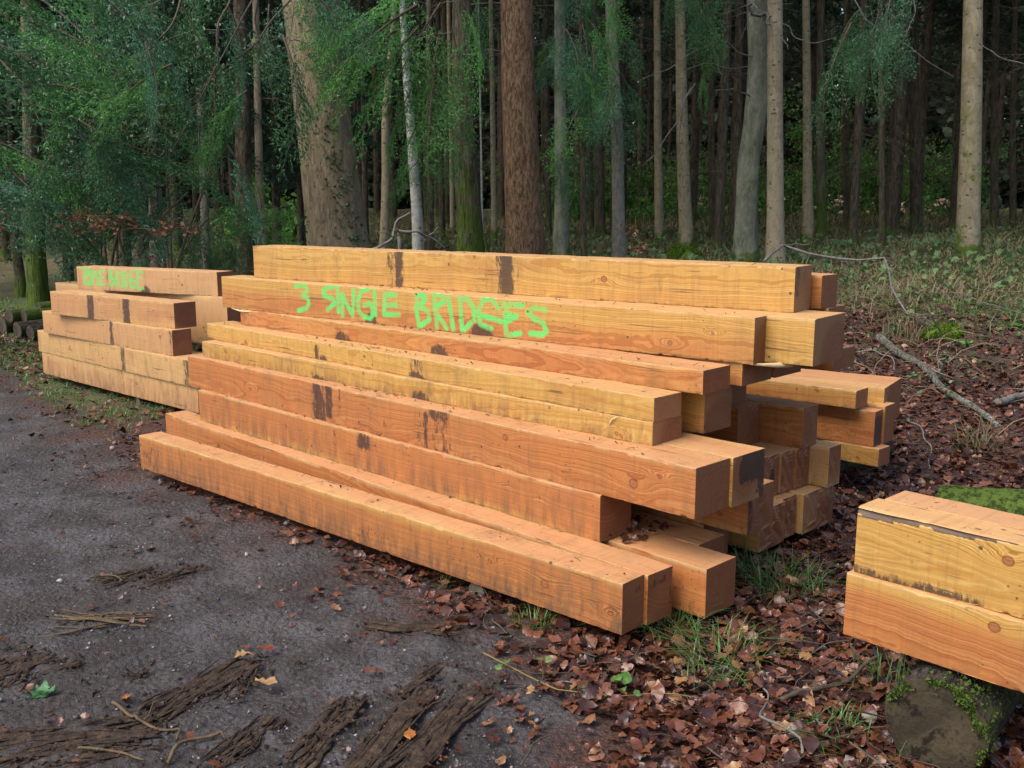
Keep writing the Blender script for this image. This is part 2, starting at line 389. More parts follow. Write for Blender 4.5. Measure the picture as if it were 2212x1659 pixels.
zs = gz(xs, ys) - trk * (.014 * np.exp(-((nn_ - 1.75) / .16) ** 2) + .012 * np.exp(-((nn_ - .35) / .18) ** 2)) + trk * .004 * np.sin(xs * 9 + 3 * np.sin(ys * 6)) * np.cos(ys * 11 - 2 * np.sin(xs * 5)) + near * .006 * (np.sin(xs * 31 + 2 * np.sin(ys * 17)) + np.cos(ys * 37 - 3 * np.sin(xs * 13)))
m_, k_ = len(gy), len(gx)
i, j = np.meshgrid(np.arange(m_ - 1), np.arange(k_ - 1), indexing='ij')
Q = np.stack([i * k_ + j, i * k_ + j + 1, (i + 1) * k_ + j + 1, (i + 1) * k_ + j], -1).reshape(-1, 4)
ground = mesh_np("ground", np.stack([xs, ys, zs], -1), Q, ground_material(), attrs={'lit': litter(xs, ys), 'grs': grassy(xs, ys)}, smooth=True)
tag(ground, None, None, kind='structure')

# ------------------------------------------------------------------ sawn beams
def vnoise(x, seed, k=5):
    r = np.random.default_rng(seed); o = 0
    for q in range(k): o = o + np.sin(x * r.uniform(1, 14) + r.uniform(0, 6)) / (q + 1.5)
    return o
BC = [0]
def beam(label, PR, ang, L, w, h, zb, tone=.3, pale=0., grime=.35, res=.02, nz=9, knots=5, st=(), paint=(), endst=(), wane=None,
         skew=0., pith=None, fleck=.12, mud=.25, rough_end=0., group="sawn softwood beams", name="timber_beam", roll=0., pr=8):
    """PR: world xy of the right-hand front edge; ang: direction left end -> right end (radians)"""
    BC[0] += 1; sd_ = BC[0]; r = np.random.default_rng(100 + sd_)
    d = np.array((math.cos(ang), math.sin(ang))); nn = np.array((-d[1], d[0]))
    O = np.asarray(PR[:2], float) - L * d
    cr = .0022
    def side(n, l): return np.linspace(cr, l - cr, n)
    nw = max(4, int(nz * w / h * .7))
    prof = [(0, z, 0) for z in side(nz + 1, h)] + [(cr * .3, h - cr * .3, 1)] + [(y, h, 1) for y in side(nw + 1, w)] + [(w - cr * .3, h - cr * .3, 1)]
    prof += [(w, z, 2) for z in side(5, h)[::-1]] + [(w - cr * .3, cr * .3, 3)] + [(y, 0, 3) for y in side(5, w)[::-1]] + [(cr * .3, cr * .3, 3)]
    pf = np.array(prof); yz = pf[:, :2]; sdn = pf[:, 2]; m = len(pf)
    X = np.concatenate([[0, .0006], np.linspace(.0006, L - .0006, max(3, int(L / res)))[1:-1], [L - .0006, L]])
    nx = len(X)
    px = np.repeat(X, m); py = np.tile(yz[:, 0], nx); pz = np.tile(yz[:, 1], nx); sn = np.tile(sdn, nx)
    ends = (px < .0003) | (px > L - .0003)
    cy_, cz_ = w / 2, h / 2
    py = np.where(ends, cy_ + (py - cy_) * (1 - .0012 / w), py); pz = np.where(ends, cz_ + (pz - cz_) * (1 - .0012 / h), pz)
    en = ends.astype(float)
    # caps
    caps = [];
    fac = [.84, .68, .52, .36, .2]
    CV = []; CF = []; base = len(px)
    for e, row in ((0, 0), (1, nx - 1)):
        rows = [np.arange(row * m, row * m + m)]
        for f in fac:
            ids = base + np.arange(m); base += m
            yy = cy_ + (yz[:, 0] - cy_) * f; zz = cz_ + (yz[:, 1] - cz_) * f
            jx = rough_end * .006 * (vnoise(yy * 8 + zz * 5, sd_ * 3 + e)) * (1 if e else -1)
            CV.append(np.stack([np.full(m, X[row]) + jx, yy, zz], -1)); rows.append(ids)
        cid = base; base += 1
        CV.append(np.array([[X[row], cy_, cz_]]))
        jj = np.arange(m); j2 = (jj + 1) % m
        for a, b in zip(rows[:-1], rows[1:]):
            q = np.stack([a[jj], a[j2], b[j2], b[jj]], -1); CF.append(q if e == 0 else q[:, ::-1])
        q = np.stack([rows[-1][jj], rows[-1][j2], np.full(m, cid), np.full(m, cid)], -1)
        CF.append(q if e == 0 else q[:, ::-1])
    CV = np.vstack(CV)
    V = np.vstack([np.stack([px, py, pz], -1), CV])
    en = np.concatenate([en, np.ones(len(CV))]); sn = np.concatenate([sn, np.full(len(CV), 9)])
    i, j = np.meshgrid(np.arange(nx - 1), np.arange(m), indexing='ij'); j2 = (j + 1) % m
    Q = np.stack([i * m + j, (i + 1) * m + j, (i + 1) * m + j2, i * m + j2], -1).reshape(-1, 4)[:, ::-1]
    CFt = np.vstack(CF)
    FT = np.vstack([Q[:, [0, 1, 2]], Q[:, [0, 2, 3]], CFt[:, [0, 1, 2]], CFt[:, [0, 2, 3]]])
    FT = FT[(FT[:, 0] != FT[:, 1]) & (FT[:, 1] != FT[:, 2]) & (FT[:, 0] != FT[:, 2])]
    x, y, z = V.T
    # knots: real displacement of the rings round each one
    kn = np.zeros(len(V)); kd = np.zeros(len(V))
    K = []
    if knots and isinstance(knots, int):
        for _ in range(knots): K.append((r.uniform(.1, L - .1), r.uniform(.15, .85) * h, 0, r.uniform(.008, .016)))
        for _ in range(max(1, knots // 2)): K.append((r.uniform(.1, L - .1), r.uniform(.15, .85) * w, 1, r.uniform(.007, .013)))
    elif knots:
        for k in knots:
            u0, v0, rr = k; p = hit(O, d, u0, v0); K.append((p[0], p[1] - zb, 0, rr))
        for _ in range(2): K.append((r.uniform(.1, L - .1), r.uniform(.2, .8) * w, 1, r.uniform(.007, .012)))
    for kx, ks, f, rr in K:
        s = np.where(sn == 0, z, y) if f == 0 else y
        on = (sn == f)
        dd = np.sqrt((x - kx) ** 2 + ((s - ks) * 1.15) ** 2)
        kn = np.maximum(kn, on * np.exp(-(dd / rr) ** 2 * .9))
        # only the side the knot breaks through is bent strongly
        de = np.sqrt(((x - kx) / 3.2) ** 2 + (s - ks) ** 2)
        kd = np.maximum(kd, on * np.exp(-(de / (rr * 1.7)) ** 2) * r.uniform(.5, 1.0))
    stn = np.zeros(len(V)); ptn = np.zeros(len(V))
    for s in st:
        u0, u1, f0, f1, k = s[:5]; face = s[5] if len(s) > 5 else 0
        if isinstance(u0, int):
            x0 = hit(O, d, u0, None, h + zb)[0]; x1 = hit(O, d, u1, None, h + zb)[0]
        else: x0, x1 = u0, u1
        q = (z / h) if face == 0 else (y / w)
        e = .030
        if f0 < 0 and .2 < f1 < .75:
            xm, dx = (x0 + x1) / 2, (x1 - x0) * .62; mk = 1.25 - ((x - xm) / dx) ** 2 * .9 - (np.clip(q, 0, 1) / f1) ** 2 * .9
            mk = np.clip(mk, 0, 1)
        else: mk = sm(x0 - e, x0 + e, x) * (1 - sm(x1 - e, x1 + e, x)) * sm(f0 - .18, f0 + .12, q) * (1 - sm(f1 - .12, f1 + .18, q))
        stn = np.maximum(stn, np.where(sn == face, mk, 0) * k * .97)
    for s in endst:
        y0, y1, z0, z1, k = s
        mk = sm(y0 - .02, y0 + .02, y / w) * (1 - sm(y1 - .02, y1 + .02, y / w)) * sm(z0 - .1, z0 + .1, z / h) * (1 - sm(z1 - .1, z1 + .1, z / h))
        stn = np.maximum(stn, np.where((en > .5) & (x > L / 2), mk, 0) * k)
    for line, rad in paint:
        pts = [hit(O, d, a, b) for a, b in line]
        A = np.array([(p[0], p[1] - zb) for p in pts])
        for (ax, az), (bx, bz) in zip(A[:-1], A[1:]):
            vx, vz = bx - ax, bz - az; l2 = vx * vx + vz * vz + 1e-9
            tt = np.clip(((x - ax) * vx + (z - az) * vz) / l2, 0, 1)
            dd = np.hypot(x - ax - tt * vx, z - az - tt * vz)
            ptn = np.maximum(ptn, np.where(sn == 0, np.clip(1.45 - dd / rad, 0, 1), 0))
    if wane:
        x0, x1, dp = wane
        k = sm(x0 - .08, x0 + .02, x) * (1 - sm(x1 - .45, x1, x)) * (.8 + .2 * np.sin(x * 23))
        dz = np.clip((z - (h - dp * k)) , 0, 1) * (sn <= 1) ; on = (sn == 0) & (dz > 0)
        y = y + np.where((sn == 0), dz * .55, 0); stn = np.where(on & (k > .15), 1.0, stn)
        top = (sn == 1) & (y < dp * .5 * k); z = z - np.where(top, (dp * .5 * k - y) * .3, 0)
    # sawing and handling: slight bow, wandering arrises
    bow = r.uniform(-.006, .006); yb = bow * np.sin(np.clip(x / L, 0, 1) * math.pi)
    edge = np.exp(-np.minimum(np.minimum(z, h - z), .1) / .006) * (sn == 0) * (z < h / 2)
    ch = np.maximum(0, vnoise(x * 7, sd_ + 11, 6) - .75) * .0045; ne = (sn <= 1) & (h - z < .006) & (y < .006)
    ch2 = np.maximum(0, vnoise(x * 8, sd_ + 31, 6) - .75) * .0045; nb = (z < .006) & (y < .006)
    yb = yb + np.where(ne, ch, 0) + np.where(nb, ch2, 0); z = z - np.where(ne, ch, 0) + np.where(nb, ch2, 0)
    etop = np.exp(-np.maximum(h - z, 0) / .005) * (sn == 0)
    wob = .0010 * vnoise(x * 2.2, sd_) + .0006 * vnoise(x * 11, sd_ + 50)
    y = y + yb + wob * (sn == 0)
    z = z + np.where((sn == 1), .0009 * vnoise(x * 2.6, sd_ + 90), 0)
    x = x - skew * (1 - z / h) * (1 - x / L)
    if roll: y, z = y + roll * (z), z
    V = np.stack([x, y, z], -1)
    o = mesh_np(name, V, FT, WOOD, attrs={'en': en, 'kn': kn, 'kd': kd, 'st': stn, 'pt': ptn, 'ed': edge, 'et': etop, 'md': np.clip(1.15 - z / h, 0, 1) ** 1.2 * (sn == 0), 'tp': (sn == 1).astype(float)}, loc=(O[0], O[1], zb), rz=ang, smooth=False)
    o["tone"] = float(tone); o["pale"] = float(pale); o["grime"] = float(grime); o["mud"] = float(mud); o["fleck"] = float(fleck); o["seed"] = float(r.uniform(0, 40))
    pith = pith or (r.uniform(.3, .9) * w, r.uniform(-.1, 1.0) * h)
    o["py"], o["pz"] = float(pith[0]), float(pith[1])
    tag(o, label, "beam", group, kind="thing")
    return o
def hit(O, d, u, v=None, z=None):
    """pixel -> distance along the beam and height, on the beam's front plane"""
    nn = np.array((-d[1], d[0]))
    if v is None:
        v = 800.0
        for _ in range(6):
            x, zz = hit(O, d, u, v); v += (zz - z) * 400
        return x, zz
    r = ray(u, v); k = (O @ nn) / (r[:2] @ nn); p = r[:2] * k
    return (p - O) @ d, EYE + r[2] * k
def fb(label, l, r_, zt, w, h, **k):
    """beam whose front top edge runs between two sighted points at height zt"""
    a, b = at(*l, zt), at(*r_, zt); dv = b - a
    return beam(label, b, math.atan2(dv[1], dv[0]), float(np.hypot(*dv)), w, h, zt - h, **k)
def nt(n, t): return np.array(((n + t) * .70711, (n - t) * .70711))
M45 = R(-45)
GM, GL, GR = "sawn beams in the main stack", "sawn beams in the pile at the far left", "sawn beams of the pair in the right foreground"
def ov4(p): return (518.4 + .3646 * p[0], 489.6 + .3646 * p[1])
def strokes(ls, f, rad): return [([f(p) for p in l], rad) for l in ls]
LET = [[(330, 355), (355, 347), (388, 350), (400, 375), (370, 412), (402, 422), (410, 455), (390, 485), (347, 497)],
       [(582, 352), (520, 360), (490, 385), (502, 412), (552, 428), (562, 455), (517, 495)],
       [(578, 355), (584, 505)], [(604, 400), (608, 525)], [(606, 405), (668, 530)], [(668, 530), (674, 375)],
       [(762, 368), (715, 385), (700, 440), (702, 500), (735, 535), (775, 545)], [(735, 465), (770, 455), (785, 470), (782, 530)], [(795, 372), (802, 520)],
       [(925, 405), (858, 402), (852, 520), (942, 522)], [(858, 465), (925, 464)],
       [(1048, 415), (1045, 500), (1062, 600)], [(1045, 412), (1085, 402), (1100, 425), (1062, 470), (1112, 500), (1122, 550), (1062, 592)],
       [(1150, 405), (1168, 600)], [(1150, 400), (1200, 400), (1210, 440), (1150, 490), (1225, 602)],
       [(1235, 415), (1262, 605)],
       [(1302, 430), (1315, 615)], [(1302, 428), (1345, 425), (1385, 480), (1385, 555), (1322, 615)],
       [(1532, 485), (1490, 425), (1440, 432), (1412, 500), (1425, 580), (1490, 605)], [(1435, 527), (1545, 560)],
       [(1672, 467), (1562, 460), (1585, 490), (1570, 560), (1580, 645), (1660, 632)], [(1568, 520), (1640, 530), (1585, 560)],
       [(1808, 492), (1742, 480), (1705, 508), (1740, 545), (1795, 570), (1818, 620), (1790, 640), (1720, 632)]]

# --- front row of the main stack, bottom to top
A_ = fb("lowest front beam nearest the track, long and dirty along its foot, lying on the leaves", (300, 940), (1345, 1262), .26, .140, .2, tone=.0, grime=.6, mud=.95, res=.012, nz=20,
   knots=[(1058, 1212, .012), (1176, 1262, .020), (1318, 1325, .012)], st=[(768, 800, .05, .5, .45), (300, 350, 0, .8, .40)], endst=[(.55, 1, .72, .84, .8)], pith=(.12, -.03), group=GM)
B_ = fb("low beam lying just behind the lowest front beam, with a pale yellow rear edge", (357, 893), (1400, 1243), .26, .150, .2, tone=.15, grime=.4, res=.02,
   st=[(632, 648, .0, .9, .35)], endst=[(.05, .7, .72, .84, .8), (.85, 1, 0, 1, .5)], group=GM)
C_ = fb("dirty orange beam of the second layer, under the long beam with two black stains", (428, 842), (1297, 1071), .46, .205, .2, tone=.0, grime=.6, mud=.8, res=.016, nz=14,
   knots=7, st=[(768, 800, .55, 1, .75), (900, 920, .7, 1, .4)], group=GM, pith=(.05, .25))
D_ = fb("long orange beam with two wide black stain bands and two red knots near its end", (405, 767), (1504, 1012), .66, .225, .2, tone=.0, grime=.45, res=.010, nz=22,
   knots=[(540, 840, .014), (1090, 945, .017), (1368, 1045, .022), (1424, 1030, .011), (830, 918, .013)],
   st=[(672, 700, -.3, 1.3, .78), (700, 716, .1, 1.3, .9), (726, 737, -.3, 1.3, .50), (898, 912, -.3, 1.3, .45), (912, 924, -.3, .9, .85), (924, 975, -.3, 1.3, .50), (925, 965, .7, 1.3, .75)], group=GM, pith=(.16, .02))
dang = D_.rotation_euler.z
pD = at(1504, 1012, .66); dd_ = np.array((math.cos(dang), math.sin(dang))); dn = np.array((-dd_[1], dd_[0]))
beam("yellow-topped beam with a black stained end, beside the end with two red knots", pD + dn * .229 + dd_ * .012, dang, 3.75, .23, .2, .46, tone=.75, grime=.2,
     endst=[(.22, 1.0, .40, 1.05, 1.0), (.8, 1.05, -.1, .6, .75)], group=GM)
E1 = fb("thin dirty beam of the fourth layer directly under another thin yellow beam", (436, 737), (1410, 913), .759, .21, .099, tone=.75, grime=.65, mud=.7, res=.012, nz=11,
   knots=6, st=[(672, 700, -.1, .30, .8), (886, 925, -.1, .55, .85), (760, 775, 0, .8, .4)], group=GM)
E2 = fb("thin yellow beam with a red knot near its left end and a clean face", (447, 698), (1413, 860), .86, .19, .1, tone=1.3, grime=.4, res=.010, nz=12,
   knots=[(531, 738, .012), (713, 745, .010), (788, 770, .010)], st=[(678, 690, .0, .8, .8), (690, 704, -.1, .4, .8), (884, 914, .0, 1, .55), (884, 914, -.1, .35, .9)], group=GM)
F_ = fb("thin orange beam under the beam painted with green words", (519, 668), (1519, 801), .96, .21, .1, tone=.5, grime=.3, res=.010, nz=11,
   knots=[(1013, 777, .012)], st=[(724, 752, -.1, .62, .85), (928, 965, -.1, .62, .9)], group=GM)
G_ = fb("beam painted 3 SINGLE BRIDGES in green letters", (478, 597), (1631, 687), 1.16, .175, .199, tone=.62, grime=.22, res=.0055, nz=42,
   knots=[(1447, 741, .013), (1006, 698, .012), (1540, 720, .008)], st=[(786, 812, -.1, .32, .95), (1018, 1064, -.1, .34, .98), (800, 808, .5, 1, .5), (845, 850, .3, 1, .5)],
   paint=strokes(LET, ov4, .0150), group=GM, pith=(.12, .06))
I_ = fb("topmost yellow beam of the whole stack with two vertical black stain bands", (546, 531), (1719, 577), 1.36, .205, .199, tone=1.25, grime=.35, res=.010, nz=22,
   knots=[(1305, 603, .018), (727, 558, .007), (1025, 555, .009)], st=[(834, 852, -.3, 1.3, .58), (852, 872, -.3, 1.3, .88), (1070, 1118, -.3, 1.3, .60), (1080, 1110, -.3, 1.3, 1.0), (726, 732, .3, 1, .5)], endst=[(0, .3, .3, 1.1, .55)], group=GM, pith=(.13, .16))
gang = G_.rotation_euler.z; gd = np.array((math.cos(gang), math.sin(gang))); gn = np.array((-gd[1], gd[0])); pG = at(1631, 687, 1.16)
fang = F_.rotation_euler.z; fd = np.array((math.cos(fang), math.sin(fang))); fn = np.array((-fd[1], fd[0])); pF = at(1519, 801, .96)
eang = E2.rotation_euler.z; pE = at(1413, 860, .86); ed_ = np.array((math.cos(eang), math.sin(eang))); en_ = np.array((-ed_[1], ed_[0]))
def rel(p0, d0, n0, target):            # keeps neighbours of one layer parallel
    q = np.asarray(target) - p0; return p0 + d0 * (q @ d0) + n0 * (q @ n0)
beam("orange block end behind and right of the painted beam, under the topmost yellow beam", at(1761, 690, 1.16), gang, 3.6, .33, .199, .961, tone=.35, grime=.1, knots=3, group=GM)
beam("reddish beam end at the back of the sixth layer, under the short orange beam", pG + gn * .565 + gd * .09, gang, 3.5, .2, .199, .961, tone=.1, grime=.1, group=GM)
beam("orange beam end behind the topmost yellow beam, at the back right corner of the stack", (1.394, 4.59), M45, 3.4, .145, .15, 1.161, tone=.2, grime=.1, knots=3, group=GM)
beam("small orange beam end below the painted beam, right of the thin orange beam's end", pF + fn * .275 + fd * .02, fang, 3.5, .25, .099, .861, tone=.1, grime=.05, endst=[(.4, .6, 0, 1, .4)], group=GM)
beam("dark shaded beam end of the thin fifth layer, second from the back", pF + fn * .56 + fd * .02, fang, 3.3, .24, .099, .861, tone=.1, grime=.3, group=GM)
beam("dark shaded thin beam end at the very back, right under the orange block ends", (1.492, 4.67), fang, 3.3, .22, .099, .861, tone=.1, grime=.3, group=GM)
beam("square orange beam end with yellow front face, deep under the thin orange beam", pE + en_ * .33 + ed_ * .02, eang, 3.5, .21, .199, .660, tone=.55, grime=.1, group=GM, endst=[(-.1, .3, -.1, .5, .4)])
beam("recessed dark beam end right of the square orange end, in the hollow of the stack", nt(3.86, -2.78), M45, 3.0, .2, .199, .661, tone=.1, grime=.4, group=GM)
beam("recessed dark beam end at the back of the hollow, on the two narrow upright ends", nt(4.12, -2.68), M45, 3.0, .2, .199, .661, tone=.1, grime=.4, group=GM)
beam("recessed beam end in the third layer, left of the narrow red end in the hollow", nt(3.84, -2.80), M45, 3.0, .2, .199, .461, tone=.1, grime=.4, group=GM, rough_end=.5)
beam("dark red beam end standing in the hollow, on the rough weathered ends", nt(4.16, -2.62), M45, 3.1, .2, .199, .461, tone=.1, grime=.3, group=GM, rough_end=.5)
beam("pale-topped beam end at the back of the third layer, left of the yellow cross pile", nt(4.385, -2.40), M45, 3.2, .14, .199, .461, tone=.5, grime=.2, group=GM, rough_end=.5)
cang = C_.rotation_euler.z; pC = at(1297, 1071, .46); cd = np.array((math.cos(cang), math.sin(cang))); cn = np.array((-cd[1], cd[0]))
beam("recessed beam behind the dirty second-layer beam, end hidden in deep shade", pC + cn * .215 - cd * .25, cang, 3.4, .22, .199, .261, tone=.1, grime=.4, group=GM)
beam("dark orange beam with a grey-edged end, under the overhang of the black stained end", (.985, 4.085), M45, 3.5, .2, .199, .261, tone=.25, grime=.3, endst=[(-.1, .2, -.1, 1.1, .6)], rough_end=.6, group=GM)
beam("weathered square end with a curved dark shake, under the recessed dark ends", nt(4.03, -2.43), M45, 3.2, .20, .199, .261, tone=.4, pale=.35, grime=.5, endst=[(.62, .78, -.1, .75, .85)], rough_end=1, group=GM)
beam("narrow weathered end right of the one with the curved dark shake", nt(4.235, -2.42), M45, 3.2, .115, .199, .261, tone=.4, pale=.4, grime=.4, rough_end=1, group=GM)
beam("splintered reddish end in the middle of the weathered row, flush with its neighbours", nt(4.355, -2.41), M45, 3.2, .125, .199, .261, tone=.15, grime=.3, rough_end=1.5, group=GM)
beam("pale yellow-sided end at the back of the weathered row", nt(4.49, -2.31), M45, 3.2, .12, .199, .261, tone=.7, pale=.5, grime=.2, rough_end=.8, group=GM)
beam("orange beam end on the ground right of the two front beams, notched at one edge", (.744, 3.706), M45, 3.3, .205, .2, .055, tone=.15, grime=.3, knots=3, st=[(3.1, 3.3, -.1, .3, .4)], group=GM)
beam("pale wet-topped beam behind the notched orange end, set back in the shade", nt(3.365, -2.28), M45, 3.1, .19, .199, .055, tone=.6, pale=.3, grime=.6, group=GM)
beam("ground-layer beam set far back in shadow between the wet-topped beam and the big rough end", nt(3.60, -2.42), M45, 3.0, .2, .199, .055, tone=.1, grime=.5, group=GM)
beam("big rough end on the ground under the grey-edged beam, beside the green grass", nt(3.945, -2.35), M45, 3.2, .225, .199, .055, tone=.3, pale=.2, grime=.35, rough_end=1.3, group=GM)
beam("narrow rough end squeezed between the big rough end and the widest one", nt(4.18, -2.37), M45, 3.2, .12, .199, .055, tone=.4, pale=.3, grime=.35, rough_end=1, group=GM)
beam("widest rough end on the ground at the stack's back corner, darkened on its right", nt(4.32, -2.34), M45, 3.2, .30, .199, .055, tone=.5, pale=.3, grime=.4, endst=[(.62, 1.1, -.1, 1.1, .42)], rough_end=1.2, group=GM)

# --- cross pile behind the right end of the stack
r1 = M45 + R(3)
beam("lowest yellow beam of the small pile behind the stack, dark gap under it", (2.010, 5.425), r1 - R(5), 2.2, .13, .1, .2, tone=.8, grime=.3, group="sawn beams in the small pile behind the stack")
beam("orange beam with a dark stained end in the small pile behind the stack", (1.994, 5.469), r1, 2.2, .10, .2, .301, tone=.25, grime=.1, endst=[(-.2, 1.2, -.1, .85, .95)], group="sawn beams in the small pile behind the stack")
beam("yellow-edged beam end right of the dark stained end in the small pile", (2.075, 5.545), r1, 2.2, .14, .215, .301, tone=.6, grime=.1, group="sawn beams in the small pile behind the stack")
beam("narrow yellow top beam of the small pile behind the stack, with a clean grooved front", (1.880, 5.464), r1, 2.3, .16, .1, .518, tone=.85, grime=.35, group="sawn beams in the small pile behind the stack")
beam("broad orange slab with a dark smudge on top, back of the small pile", (2.10, 5.64), M45 + R(12), 2.1, .42, .235, .365, tone=.05, grime=.05, st=[(1.38, 1.44, .1, .45, .5, 1)], group="sawn beams in the small pile behind the stack")

# --- far left pile
pale = .62
fbk = dict(group=GL)
E_q = beam("lowest beam of the far left pile, its dirty foot just above the grass", at(430, 893, .06), R(-42.2), 2.68, .2, .2, .06, tone=.4, pale=pale, grime=.7, mud=.7, res=.014, nz=12,
     knots=3, st=[(258, 268, .2, 1, .4), (375, 385, .2, 1, .4)], **fbk)
fb("second beam up in the far left pile, crossed by three grey drip stains", (81, 713), (500, 797), .46, .2, .199, tone=.5, pale=pale, grime=.6, res=.012, nz=14, knots=3,
   st=[(258, 270, -.1, 1.1, .62), (395, 410, -.1, 1.1, .66), (573, 583, 0, 1, .4)], **fbk)
fb("third beam up in the far left pile, one dark drip stain, ragged dark end", (91, 671), (371, 714), .66, .165, .199, tone=.3, pale=pale, grime=.35, res=.010, nz=14, knots=2,
   st=[(234, 244, -.1, 1.1, .75), (363, 374, -.1, 1.1, .5)], **fbk)
fb("fourth beam up in the far left pile, split by two black drip stains, orange end", (108, 629), (375, 655), .86, .20, .199, tone=.2, pale=pale * .8, grime=.3, res=.010, nz=14, knots=2,
   st=[(186, 201, -.1, 1.1, .9), (264, 279, -.1, 1.1, .95)], **fbk)
beam("plain beam low in the gap between the two piles, mostly in shade", at(500, 790, .45), R(-40), 2.4, .2, .395, .062, tone=.2, pale=.5, grime=.4, **fbk)
beam("plain pale beam behind the far left pile, its end beside the painted main-stack beam", at(490, 660, .80), R(-37), 2.6, .2, .399, .461, tone=.2, pale=.75, grime=.2, **fbk)
def ov5(p): return (270 * .57604 + p[0] * 300 / 2212 * .57604, 980 * .57604 + p[1] * 300 / 2212 * .57604)
LET2 = [[(200, 205), (430, 205)], [(335, 215), (345, 640)], [(400, 240), (405, 650)], [(405, 245), (470, 290), (465, 380), (408, 430), (480, 650)], [(525, 250), (528, 640)],
        [(575, 640), (580, 245), (650, 270), (650, 400), (585, 430)], [(695, 260), (700, 640), (760, 640)],
        [(890, 270), (780, 260), (785, 640), (900, 640)], [(785, 440), (870, 440)],
        [(1030, 250), (1050, 680)], [(1035, 260), (1110, 300), (1065, 440), (1160, 530), (1130, 660), (1060, 690)],
        [(1200, 250), (1215, 700)], [(1205, 250), (1290, 330), (1210, 450), (1330, 700)], [(1380, 280), (1390, 720)],
        [(1440, 290), (1450, 750)], [(1440, 300), (1540, 380), (1560, 560), (1460, 750)],
        [(1740, 250), (1640, 290), (1610, 560), (1650, 740), (1740, 720), (1750, 560), (1670, 530)],
        [(1950, 300), (1810, 280), (1830, 750), (1980, 760)], [(1830, 440), (1920, 430)]]
fb("top beam of the far left pile painted with pale green words", (165, 576), (468, 588), 1.06, .2, .199, tone=.4, pale=.75, grime=.2, res=.006, nz=32, knots=3,
   st=[(225, 234, -.1, 1.1, .55), (302, 320, -.1, .35, .9)], paint=[([ov5(p) for p in l], .0105) for l in LET2], **fbk)

# --- pair of courses in the right foreground
a_, b_ = at(1821, 1370, .30), at(2212, 1498, .30); dv = b_ - a_; pang = math.atan2(dv[1], dv[0]); pd = dv / np.hypot(*dv); pn = np.array((-pd[1], pd[0]))
PL = 3.2
P_LOW = beam("lower orange beam of the right foreground pair with a big red knot, on the log", a_ + pd * PL, pang, PL, .15, .204, .30, tone=.25, grime=.12, res=.010, nz=24,
     knots=[(2148, 1355, .017)], pith=(.14, .0), skew=.0, group=GR)
beam("lower rear beam of the right foreground pair", a_ + pd * (PL - .02) + pn * .155, pang, PL, .14, .204, .30, tone=.3, group=GR)
pu = a_ + pd * .012 - pn * .006
beam("upper yellow beam of the right foreground pair, bark along its top edge", pu + pd * PL, pang - R(.5), PL, .13, .212, .505, tone=1.2, grime=.15, res=.010, nz=26,
     knots=[(2178, 1212, .017)], wane=(-.05, .62, .030), fleck=1.0, st=[(1960, 1975, .30, .5, .7), (1826, 2140, -.6, .10, .8)], pith=(.1, .1), group=GR)
beam("upper rear beam of the right foreground pair, with a clean pale top", pu + pd * (PL + .02) + pn * .135, pang - R(.5), PL, .14, .212, .505, tone=.6, pale=.25, grime=.05, group=GR)

# ------------------------------------------------------------------ leaf shapes and scattering
def leaf_template(kind, r):
    """outline on the xy plane, length 1 along x, plus a centre rib"""
    m = 9; s = np.linspace(0, 1, m)
    if kind == 'oak': wv = .30 * np.sin(math.pi * s ** .8) * (1 + r.uniform(.2, .42) * np.cos(s * r.uniform(20, 28) + r.uniform(0, 2)))
    elif kind == 'beech': wv = .30 * np.sin(math.pi * s ** .9) ** .8
    else: wv = .38 * np.sin(math.pi * s ** .7)
    wv[0] = wv[-1] = .012
    curl = r.uniform(-.5, .9); fold = r.uniform(-.35, .6); tw = r.uniform(-.5, .5)
    zmid = curl * (s - .5) ** 2 * .9
    rib = np.stack([s - .5, .03 * np.sin(s * 5), zmid], -1)
    Lf = rib + np.stack([0 * s, wv, wv * (fold + tw * (s - .5)) + .05 * r.normal(size=m)], -1)
    Rt = rib + np.stack([0 * s, -wv, wv * (fold - tw * (s - .5)) + .05 * r.normal(size=m)], -1)
    V = np.vstack([rib, Lf, Rt]); i = np.arange(m - 1)
    Fq = np.vstack([np.stack([i, i + 1, m + i + 1, m + i], -1), np.stack([i + 1, i, 2 * m + i, 2 * m + i + 1], -1)])
    return V, np.vstack([Fq[:, [0, 1, 2]], Fq[:, [0, 2, 3]]])
def rot_batch(r, n, tilt):
    a = r.uniform(0, 2 * math.pi, n); b = r.normal(0, tilt, n); c = r.normal(0, tilt, n)
    ca, sa, cb, sb, cc, sc = np.cos(a), np.sin(a), np.cos(b), np.sin(b), np.cos(c), np.sin(c)
    M = np.empty((n, 3, 3))
    M[:, 0, 0] = ca * cb; M[:, 0, 1] = ca * sb * sc - sa * cc; M[:, 0, 2] = ca * sb * cc + sa * sc
    M[:, 1, 0] = sa * cb; M[:, 1, 1] = sa * sb * sc + ca * cc; M[:, 1, 2] = sa * sb * cc - ca * sc
    M[:, 2, 0] = -sb; M[:, 2, 1] = cb * sc; M[:, 2, 2] = cb * cc
    return M
